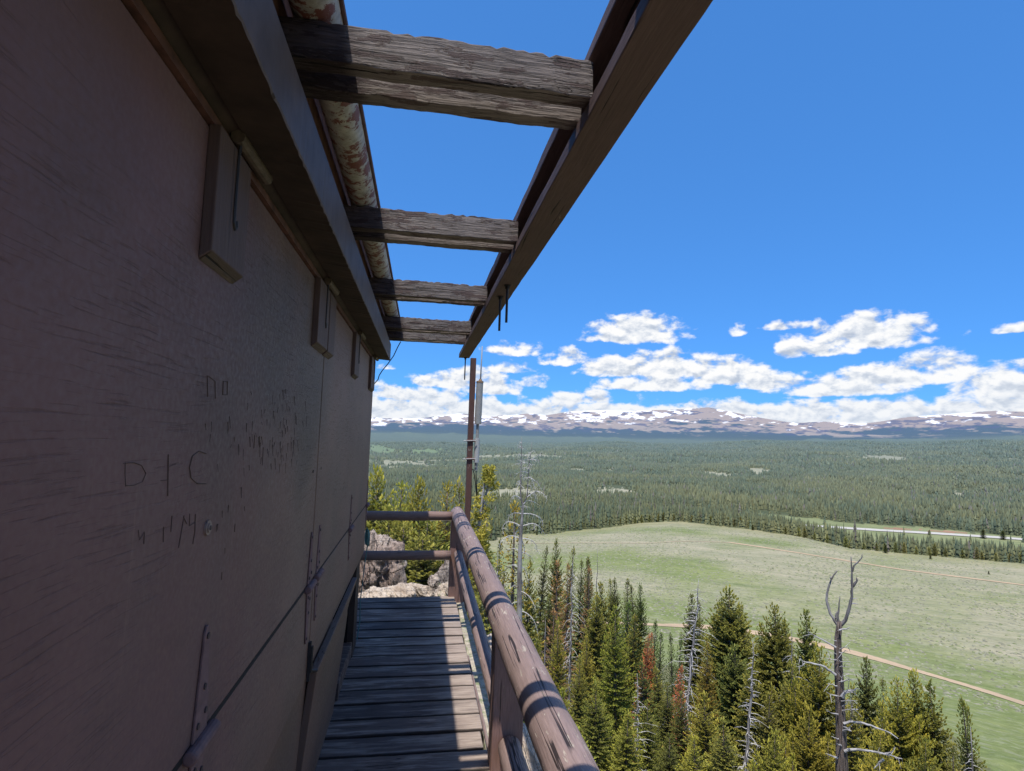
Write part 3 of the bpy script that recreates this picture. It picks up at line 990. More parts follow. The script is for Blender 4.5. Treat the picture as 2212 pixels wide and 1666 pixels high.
fill_faces(me, quads)
at = me.attributes.new('gcol', 'FLOAT_COLOR', 'POINT')
at.data.foreach_set('color', np.concatenate([col.reshape(-1, 3), mead.reshape(-1, 1).astype(float)], 1).ravel().astype(np.float32))
m, k = material('land')
a = k.new('ShaderNodeAttribute', attribute_name='gcol')
p = k.pos
vr = k.new('ShaderNodeVectorRotate', rotation_type='Z_AXIS')
k.l.new(p, vr.inputs['Vector'])
vr.inputs['Angle'].default_value = math.radians(27)
vq = vr.outputs[0]
n1_ = k.noise(k.scale(vq, (.5, 1, .2)), .9, 6, .70)
n2_ = k.noise(k.scale(vq, (.030, .14, .02)), 1, 6, .70, .4)
mott = k.mix(k.ramp(n1_, [(.30, 0), (.72, 1)]), (.74, .76, .72), (1.24, 1.23, 1.2))
mott = k.mix(1., mott, k.mix(k.ramp(n2_, [(.32, 0), (.68, 1)]), (.72, .80, .70), (1.24, 1.18, 1.20)), 'MULTIPLY')
# beyond a few kilometres the mottling is left to the colours of the slopes themselves
dist = k.new('ShaderNodeVectorMath', operation='LENGTH')
k.l.new(p, dist.inputs[0])
fade = k.smooth(dist.outputs['Value'], 900, 5000, 1., .15)
c = k.mix(fade, a.outputs['Color'], k.mix(1., a.outputs['Color'], mott, 'MULTIPLY'))
sg = k.m('MULTIPLY', k.ramp(k.noise(k.scale(vq, (.5, 1, .2)), .55, 5, .74, .3), [(.52, 0), (.60, 1)]), a.outputs['Alpha'])
c = k.mix(k.m('MULTIPLY', sg, .38), c, (.33, .32, .235))
finish(k, c, .95, n1_, .7, .25, .1)
M['land'] = m
me.materials.append(m)
land = bpy.data.objects.new('ground', me)
COL.objects.link(land)
tag(land, kind='structure')


# dirt roads and the highway, laid over the land
def road(name, pts, width, mat, rise=.14, step=2.5):
    """pts are (azimuth, distance); a strip of ground colour with soft ruts"""
    P = np.array([(r * math.sin(math.radians(a)), r * math.cos(math.radians(a))) for a, r in pts])
    d = np.concatenate([[0], np.cumsum(np.hypot(*np.diff(P, axis=0).T))])
    s = np.arange(0, d[-1], step)
    x, y = np.interp(s, d, P[:, 0]), np.interp(s, d, P[:, 1])
    ker = np.ones(9) / 9
    if len(x) > 30:
        x[4:-4], y[4:-4] = np.convolve(x, ker, 'valid'), np.convolve(y, ker, 'valid')
    tx, ty = np.gradient(x), np.gradient(y)
    l = np.hypot(tx, ty)
    nx, ny = -ty / l, tx / l
    b = MB()
    vs, fs = [], []
    offs = [-.5, -.36, -.22, -.08, .08, .22, .36, .5]
    for i in range(len(s)):
        wv = width * (1 + .16 * (vnoise(s[i] / 7, 0., 3) - .5))
        for o in offs:
            px, py = x[i] + nx[i] * o * wv, y[i] + ny[i] * o * wv
            az, r = math.degrees(math.atan2(px, py)), math.hypot(px, py)
            vs.append((px, py, grid_z(az, r) + rise - abs(o) * .1))
    k_ = len(offs)
    b.c = []
    tones = [min(1., abs(o) * 2) for o in offs] * len(s)
    for i in range(len(s) - 1):
        for q in range(k_ - 1):
            fs.append((i * k_ + q, i * k_ + q + 1, (i + 1) * k_ + q + 1, (i + 1) * k_ + q))
    o = b.add(vs, fs, tones).build(name, mat, None, smooth=True, colors=True)
    tag(o, kind='structure')
    return o


def dirt_mat(name, col, verge):
    m, k = material(name)
    a = k.new('ShaderNodeAttribute', attribute_name='tone')
    n = k.noise(k.pos, .55, 5, .7)
    n2 = k.noise(k.pos, .09, 3, .6)
    t = k.m('ADD', a.outputs['Fac'], k.m('MULTIPLY', k.m('SUBTRACT', n, .5), 1.1))
    c = k.mix(k.ramp(n2, [(.3, 0), (.7, 1)]), [v * .86 for v in col], [v * 1.1 for v in col])
    mid = k.m('MULTIPLY', k.smooth(t, .30, .05), .45)
    c = k.mix(mid, c, [x * .55 + y * .45 for x, y in zip(verge, col)])
    c = k.mix(k.smooth(t, .70, 1.0), c, verge)
    finish(k, c, .95, n, .4, .1, .1)
    M[name] = m


dirt_mat('dirt', (.475, .345, .225), (.27, .255, .15))
dirt_mat('track', (.40, .33, .22), (.29, .265, .17))
plain('asphalt', (.47, .44, .385), .9, .08, .3, bump=.1)
R1 = [(az, ground_hit(az, d)) for az, d in ((8, 18.6), (15, 18.3), (20, 18.05), (24.05, 17.81), (27.1, 17.55), (30, 17.3), (33.6, 17.25), (37, 17.3), (41.26, 17.38), (46, 17.81), (51.8, 18.22), (58, 18.8), (66, 20))]
road('dirt_road', R1, 5.2, 'dirt', .16)
R2 = [(az, ground_hit(az, d, 205)) for az, d in ((31, 9.75), (35, 9.95), (38, 10.1), (41.24, 10.2), (44.7, 10.36), (48.6, 10.26), (52.1, 10.13), (58, 10), (66, 9.8))]
road('dirt_track', R2, 3.4, 'dirt', .2)
R3 = [(az, ground_hit(az, d, 205)) for az, d in ((9, 11.25), (14, 11.0), (19, 10.75), (24, 10.45), (27, 10.0), (29.5, 9.82), (31.4, 9.76))]
road('dirt_track', R3, 2.3, 'track', .2)
road('highway', [(a, float(highway_r(a))) for a in np.arange(28, 70, 1.)], 13.0, 'asphalt', .5, 5)

# ------------------------------------------------------------------ the far forest: one mass nobody could count
def forest_mesh(name, az, r, z, h, rad, tiers, sides, col, seed):
    g = np.random.default_rng(seed)
    n = len(az)
    x, y = r * np.sin(np.radians(az)), r * np.cos(np.radians(az))
    per = tiers * (sides + 1)
    V = np.zeros((n, per, 3), np.float32)
    C = np.ones((n, per, 4), np.float32)
    rot = g.uniform(0, 6.28, n)
    faces = []
    for t in range(tiers):
        zb = .06 + .94 * t / tiers * .92
        zt = min(1., zb + 1.25 / tiers) if t < tiers - 1 else 1.
        rr = (1 - zb) ** .8
        for q in range(sides):
            a = rot + 6.2832 * (q + .5 * (t % 2)) / sides + g.uniform(-.35, .35, n)
            rj = rad * rr * g.uniform(.62, 1.25, n)
            i = t * (sides + 1) + q
            V[:, i, 0] = x + np.cos(a) * rj
            V[:, i, 1] = y + np.sin(a) * rj
            V[:, i, 2] = z + h * (zb + g.uniform(-.05, .03, n))
            C[:, i, :3] = col * (g.uniform(.55, 1.1, n) * (.75 + .5 * zb))[:, None]
        i = t * (sides + 1) + sides
        V[:, i, 0] = x + g.uniform(-.1, .1, n) * rad
        V[:, i, 1] = y + g.uniform(-.1, .1, n) * rad
        V[:, i, 2] = z + h * zt
        C[:, i, :3] = col * (g.uniform(.9, 1.3, n) * (.8 + .4 * zb))[:, None]
        o = t * (sides + 1)
        faces += [(o + q, o + (q + 1) % sides, o + sides) for q in range(sides)]
    faces = np.array(faces)
    idx = (np.arange(n)[:, None, None] * per + faces[None]).reshape(-1, 3)
    me = bpy.data.meshes.new(name)
    me.vertices.add(n * per)
    me.vertices.foreach_set('co', V.ravel())
    fill_faces(me, idx, smooth=False)
    at = me.attributes.new('gcol', 'FLOAT_COLOR', 'POINT')
    at.data.foreach_set('color', C.ravel())
    me.materials.append(M['forest'])
    o = bpy.data.objects.new(name, me)
    COL.objects.link(o)
    return o


m, k = material('forest')
a = k.new('ShaderNodeAttribute', attribute_name='gcol')
finish(k, a.outputs['Color'], .9, spec=.1)
M['forest'] = m


def scatter(n, r0, r1, seed, az0=-9, az1=60):
    g = np.random.default_rng(seed)
    az = g.uniform(az0, az1, n)
    r = np.sqrt(g.uniform(r0 * r0, r1 * r1, n))
    return az, r, g


def tree_cols(az, r, g):
    x, y = r * np.sin(np.radians(az)), r * np.cos(np.radians(az))
    big = fbm(x / 130, y / 130, 4, 91)
    base = np.array([.150, .160, .078])
    warm = np.array([.205, .196, .084])
    cool = np.array([.118, .142, .082])
    w = np.clip((big - .42) * 4 + g.normal(0, .42, len(az)), 0, 1)[:, None]
    c = cool * (1 - w) + warm * w
    c = np.where(g.random(len(az))[:, None] < .5, c, base * (1 - .5 * w) + warm * .5 * w)
    dead = g.random(len(az)) < .035
    c[dead] = np.array([.19, .16, .13])
    return c * g.uniform(.75, 1.25, len(az))[:, None]


for nm, n, r0, r1, tiers, sides, hs, rads, seed, lab in (
        ('forest', 26000, 250, 700, 4, 7, (6.5, 14), (1.3, 2.1), 1, 'dense band of dark conifers along the far edge of the green meadow'),
        ('forest', 105000, 700, 1650, 2, 5, (7, 12), (2.0, 3.1), 2, 'wide conifer forest covering the valley floor beyond the highway'),
        ('forest', 165000, 1650, 4600, 1, 5, (7, 12), (3.0, 5.2), 3, 'distant conifer forest rolling away to the foot of the mountains')):
    az, r, g = scatter(n, r0, r1, seed)
    z = land_z(az, r)
    ok = ~in_meadow(az, r) & (clearing(az, r, z) + g.uniform(-.25, .25, n) < .42)
    ok &= ~(open_strip(az, r) & (g.random(n) > .012)) & ~(np.abs(r - highway_r(az)) < 11)
    # the wood thins out on the slope just past the highway
    thin = (r > highway_r(az)) & (r < highway_r(az) + 110) & (az > 24)
    ok &= ~(thin & (g.random(n) > .45))
    xx_, yy_ = r * np.sin(np.radians(az)), r * np.cos(np.radians(az))
    ok &= fbm(xx_ / 55, yy_ / 55, 4, 19) + g.uniform(-.16, .16, n) > np.interp(r, [500, 900, 2500], [.28, .40, .42])
    ok &= ~((az < 9) & (r < 330))
    az, r, z = az[ok], r[ok], z[ok]
    x, y = r * np.sin(np.radians(az)), r * np.cos(np.radians(az))
    size = (.82 + .36 * fbm(x / 40, y / 40, 3, 14))
    h = g.uniform(*hs, len(az)) * size * 1.05 * np.where(g.random(len(az)) < .25, .6, 1.)
    h = np.where((r < 520), h * np.interp(az, [8, 20, 30, 40, 52], [1.15, 1.1, 1.0, .95, .95]), h)
    rad = g.uniform(*rads, len(az)) * size
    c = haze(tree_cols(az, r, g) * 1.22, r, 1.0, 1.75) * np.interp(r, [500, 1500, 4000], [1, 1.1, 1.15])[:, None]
    tag(forest_mesh(nm, az, r, z - .3, h, rad, tiers, sides, c, seed + 50), lab, 'forest', None, 'stuff')

# sagebrush on the meadow: low clumps, beyond counting
az, r, g = scatter(32000, 165, 440, 9, 8, 58)
r = 165 + (440 - 165) * g.random(len(az)) ** 1.15
zz = np.array(land_z(az, r))
dm = np.degrees(np.arctan2(1.65 - zz, r))
x, y = r * np.sin(np.radians(az)), r * np.cos(np.radians(az))
dens = fbm(x / 26, y / 60, 4, 33)
j = np.clip(np.searchsorted(azs, az) - 1, 0, len(azs) - 2)
ok = in_meadow(az, r) & (dens + g.uniform(-.3, .3, len(az)) > .50)
for road_pts, wd in ((R1, 5.), (R2, 3.4)):
    rr_ = np.interp(az, [p[0] for p in road_pts], [p[1] for p in road_pts], left=-1, right=-1)
    ok &= np.abs(r - rr_) > wd + 1.2
az, r, zz = az[ok], r[ok], zz[ok]
n = len(az)
c = np.where(g.random(n)[:, None] < .62, np.array([.30, .29, .205]), np.array([.24, .265, .13])) * g.uniform(.8, 1.2, n)[:, None]
tag(forest_mesh('sagebrush', az, r, zz - .12, g.uniform(.25, .55, n), g.uniform(.4, 1.1, n), 1, 6, c, 77), 'low grey-green sagebrush clumps scattered over the meadow', 'sagebrush', None, 'stuff')


# ------------------------------------------------------------------ single trees
def leaf_mat(name, rough=.7, transl=.36):
    m, k = material(name)
    oi = k.new('ShaderNodeObjectInfo')
    a = k.new('ShaderNodeAttribute', attribute_name='tone')
    t = a.outputs['Fac']
    c = k.mix(k.ramp(t, [(.0, 0), (1, 1)]), k.mix(1., oi.outputs['Color'], (.46, .52, .50), 'MULTIPLY'), k.mix(1., oi.outputs['Color'], (3.6, 3.35, 2.05), 'MULTIPLY'))  # light painted into the needles: shaded inside the crown, sunlit at the tips
    v = k.noise(k.pos, 1.3, 3, .6)
    c = k.mix(1., c, k.mix(k.ramp(v, [(.3, 0), (.7, 1)]), (.74, .80, .80), (1.22, 1.16, 1.1)), 'MULTIPLY')
    finish(k, c, rough, spec=.25)
    tr = k.new('ShaderNodeBsdfTranslucent')
    k.l.new(c, tr.inputs['Color'])
    mx = k.new('ShaderNodeMixShader')
    mx.inputs[0].default_value = transl
    out = k.n['Material Output']
    k.l.new(k.bsdf.outputs[0], mx.inputs[1])
    k.l.new(tr.outputs[0], mx.inputs[2])
    k.l.new(mx.outputs[0], out.inputs['Surface'])
    M[name] = m


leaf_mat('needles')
plain('bark', (.13, .10, .085), .9, .4, 6, bump=.8)
m, k = material('dead_wood')
v = k.scale(k.pos, (14, 14, 1.3))
g1 = k.noise(v, 1.5, 6, .66, .6)
pa = k.noise(k.pos, 1.1, 4, .6)
c = k.mix(k.ramp(g1, [(.33, 0), (.66, 1)]), (.065, .053, .048), (.31, .285, .27))
c = k.mix(k.ramp(pa, [(.5, 0), (.66, 1)]), c, (.40, .38, .365))
finish(k, c, .85, g1, .7, .02, .2)
M['dead_wood'] = m
m, k = material('snag_trunk')
g1 = k.noise(k.scale(k.pos, (20, 20, .8)), 2.2, 8, .74, .5)
pa = k.noise(k.scale(k.pos, (2, 2, .8)), 1.4, 4, .6)
c = k.mix(k.ramp(g1, [(.40, 0), (.58, 1)]), (.024, .019, .017), (.255, .200, .168))
c = k.mix(k.ramp(pa, [(.55, 0), (.68, 1)]), c, k.mix(k.ramp(g1, [(.4, 0), (.6, 1)]), (.10, .085, .08), (.40, .36, .33)))
finish(k, c, .9, g1, 1., .03, .15)
M['snag_trunk'] = m
m, k = material('grey_twig')
g1 = k.noise(k.pos, 9, 5, .6)
finish(k, k.mix(k.ramp(g1, [(.3, 0), (.7, 1)]), (.24, .22, .21), (.50, .48, .465)), .8, spec=.2)
M['grey_twig'] = m
m, k = material('white_twig')
g1 = k.noise(k.pos, 9, 5, .6)
finish(k, k.mix(k.ramp(g1, [(.3, 0), (.7, 1)]), (.40, .37, .35), (.72, .69, .66)), .8, spec=.2)
M['white_twig'] = m


def conifer(seed, h=12., R=1.9, whorl=.27, nb=(6, 9), pw=.9, spray=.34, droop=.28, tops=1, bare=.0, wide=.32, side=1.0, fill=1.0):
    """crown and trunk of a conifer, branch by branch; z=0 at the foot"""
    g = np.random.default_rng(seed)
    cr, tk = MB(), MB()
    stems = [(0., 0., h)]
    for t in range(1, tops):
        a = g.uniform(0, 6.28)
        stems.append((math.cos(a) * R * .45, math.sin(a) * R * .45, h * g.uniform(.82, .96)))
    V, Fc, T = [], [], []

    def kite(p, d, s, l, w, t0, t1, sag):
        o = len(V)
        e = p + d * l
        e = e + np.array([0, 0, -sag * l])
        mid = p + d * (l * .5)
        V.extend((p, mid + s * w, e, mid - s * w))
        Fc.append((o, o + 1, o + 2))
        Fc.append((o, o + 2, o + 3))
        T.extend((t0, (t0 + t1) * .5, t1, (t0 + t1) * .5))
    for sx, sy, sh in stems:
        lean = np.array([g.normal(0, .01), g.normal(0, .01)])
        npt = 9
        pts = []
        for i in range(npt):
            f = i / (npt - 1)
            q = min(1, f * 1.7)
            pts.append((sx * q + lean[0] * sh * f * f * 2 + g.normal(0, .012), sy * q + lean[1] * sh * f * f * 2 + g.normal(0, .012), sh * f))
        tr = .011 * h + .03
        tk.tube(pts, [tr * (1 - f / (npt - 1)) ** .9 + .012 for f in range(npt)], 8, c=1.)
        pz = np.array(pts)
        z = h * .05 if sx == 0 else sh * .55
        while z < sh - .12:
            t = (sh - z) / sh
            c0 = np.array([np.interp(z, pz[:, 2], pz[:, 0]), np.interp(z, pz[:, 2], pz[:, 1])])
            nbr = int(g.integers(*nb)) if t > .12 else 4
            a0 = g.uniform(0, 6.28)
            for b in range(nbr):
                if g.random() < bare * (.4 + t):
                    continue
                a = a0 + 6.283 * b / nbr + g.normal(0, .28)
                L = (R * (1 - (1 - min(1., t / .62)) ** (2.35 - pw)) * g.uniform(.62, 1.18) + .055) * (1. if sx == 0 else .62)
                el = math.radians(np.interp(t, [0, .15, .5, 1], [62, 34, 4, -18]) + g.normal(0, 6))
                dirh = np.array([math.cos(a), math.sin(a), 0])
                perp = np.array([-math.sin(a), math.cos(a), 0])
                zz0 = z + g.uniform(-.12, .12)

                def at_s(s):
                    q = L * s
                    dz = math.tan(el) * q - droop * L * s * s * (1 - .55 * s) * min(1, t * 3) + .10 * L * s ** 4
                    return np.array([c0[0], c0[1], zz0 + dz]) + dirh * q
                n = max(3, int(L / (.105 / fill)))
                if L > .5 and g.random() < .5:
                    cr_p = [at_s(0), at_s(.45), at_s(.8)]
                    tk.tube(cr_p, [.018, .010, .004], 3, cap=False)
                for i in range(n):
                    s = (i + .6 + g.uniform(-.3, .3)) / n
                    s = min(1., max(.10, s))
                    p = at_s(s)
                    fw_ = unit(at_s(min(1, s + .08)) - at_s(max(0, s - .08)))
                    sl = spray * (.55 + .45 * (1 - abs(2 * s - .9))) * g.uniform(.7, 1.25) * min(1, .5 + L * .5)
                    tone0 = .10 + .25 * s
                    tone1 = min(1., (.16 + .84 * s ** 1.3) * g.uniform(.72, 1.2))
                    sgn = 1 if (i % 2) else -1
                    ang = math.radians(g.uniform(32, 62)) * sgn * side
                    d = fw_ * math.cos(ang) + perp * math.sin(ang) + np.array([0, 0, g.uniform(-.18, .12)])
                    d = unit(d)
                    s1 = unit(np.cross(d, [0, 0, 1]) + np.array([0, 0, g.normal(0, .5)]))
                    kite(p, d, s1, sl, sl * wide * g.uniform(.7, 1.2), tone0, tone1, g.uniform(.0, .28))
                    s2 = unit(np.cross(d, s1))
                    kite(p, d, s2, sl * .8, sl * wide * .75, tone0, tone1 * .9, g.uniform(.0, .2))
                p = at_s(.90)
                fw_ = unit(at_s(1.) - at_s(.85))
                kite(p, unit(fw_ + [0, 0, .22]), perp, spray * .8, spray * wide * .7, .5, 1.0, 0)
                kite(p, unit(fw_ + [0, 0, .1]), unit(np.cross(fw_, perp)), spray * .7, spray * wide * .7, .5, 1., 0)
            z += whorl * g.uniform(.75, 1.25) * (.55 + .45 * t)
        top = np.array(pts[-1])
        for q in range(5):
            a = g.uniform(0, 6.28)
            kite(top + [0, 0, -.22 * q * .5], unit([math.cos(a) * .35, math.sin(a) * .35, 1]), np.array([math.sin(a), -math.cos(a), 0]), .3, .05, .4, .95, 0)
    cr.v, cr.f, cr.c = [tuple(p) for p in V], Fc, T
    return cr, tk


PROTO = {}


def proto(kind):
    if kind not in PROTO:
        p = dict(
            spruce=dict(seed=1, h=13., R=2.3, whorl=.29, nb=(7, 10), pw=.92, spray=.33, droop=.34, wide=.26, fill=1.35),
            dense=dict(seed=2, h=12., R=2.7, whorl=.27, nb=(8, 11), pw=.80, spray=.33, droop=.30, wide=.28, fill=1.35),
            fir=dict(seed=3, h=13., R=1.35, whorl=.24, nb=(6, 9), pw=.90, spray=.24, droop=.20, wide=.25, fill=1.5),
            near=dict(seed=4, h=13., R=1.75, whorl=.22, nb=(7, 10), pw=.86, spray=.20, droop=.30, wide=.24, fill=1.9),
            spire=dict(seed=5, h=13., R=.85, whorl=.20, nb=(6, 8), pw=.84, spray=.21, droop=.14, wide=.26, fill=1.4),
            multi=dict(seed=6, h=11., R=2.6, whorl=.28, nb=(7, 10), pw=.84, spray=.25, droop=.30, tops=4, wide=.26, fill=1.8),
            sparse=dict(seed=7, h=12., R=1.25, whorl=.32, nb=(5, 7), pw=.8, spray=.24, droop=.5, bare=.30, wide=.22, fill=1.3),
            fir_b=dict(seed=13, h=13., R=1.45, whorl=.25, nb=(6, 9), pw=.92, spray=.25, droop=.24, wide=.25, fill=1.5),
            spruce_b=dict(seed=11, h=13., R=2.1, whorl=.29, nb=(7, 10), pw=.90, spray=.31, droop=.30, wide=.27, fill=1.35),
        )[kind]
        cr, tk = conifer(**p)
        PROTO[kind] = (cr, tk, p['h'], p['R'])
    return PROTO[kind]


MESHES = {}
YEL = (.205, .190, .052)
LIME = (.185, .200, .052)
OLIV = (.155, .152, .052)
DARK = (.108, .115, .046)
DEEP = (.088, .112, .050)
RUST = (.33, .15, .098)
BRWN = (.26, .165, .110)
GOLD = (.220, .165, .050)


def plant(name, kind, base, h, R, color, label, cat, group=None, rot=None, lean=(0, 0), split=True):
    cr, tk, ph, pR = proto(kind)
    o = thing(name, label, cat, tuple(base), group)
    o.rotation_euler = (lean[0], lean[1], rnd.uniform(0, 6.28) if rot is None else rot)
    o.scale = (R / pR, R / pR, h / ph)
    if kind not in MESHES:
        c0 = cr.build('crown', 'needles', None, colors=True, fix=False)
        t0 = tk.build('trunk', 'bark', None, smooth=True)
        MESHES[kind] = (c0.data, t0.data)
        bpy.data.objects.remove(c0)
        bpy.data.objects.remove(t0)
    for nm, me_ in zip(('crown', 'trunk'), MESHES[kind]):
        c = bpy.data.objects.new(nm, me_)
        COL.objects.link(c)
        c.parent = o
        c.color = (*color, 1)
    return o


def jit(c):
    f = rnd.uniform(.86, 1.16)
    return tuple(min(1, v * f * rnd.uniform(.95, 1.05)) for v in c)


def ground_at(p):
    az, r = math.degrees(math.atan2(p[0], p[1])), math.hypot(p[0], p[1])
    return float(grid_z(az, r))


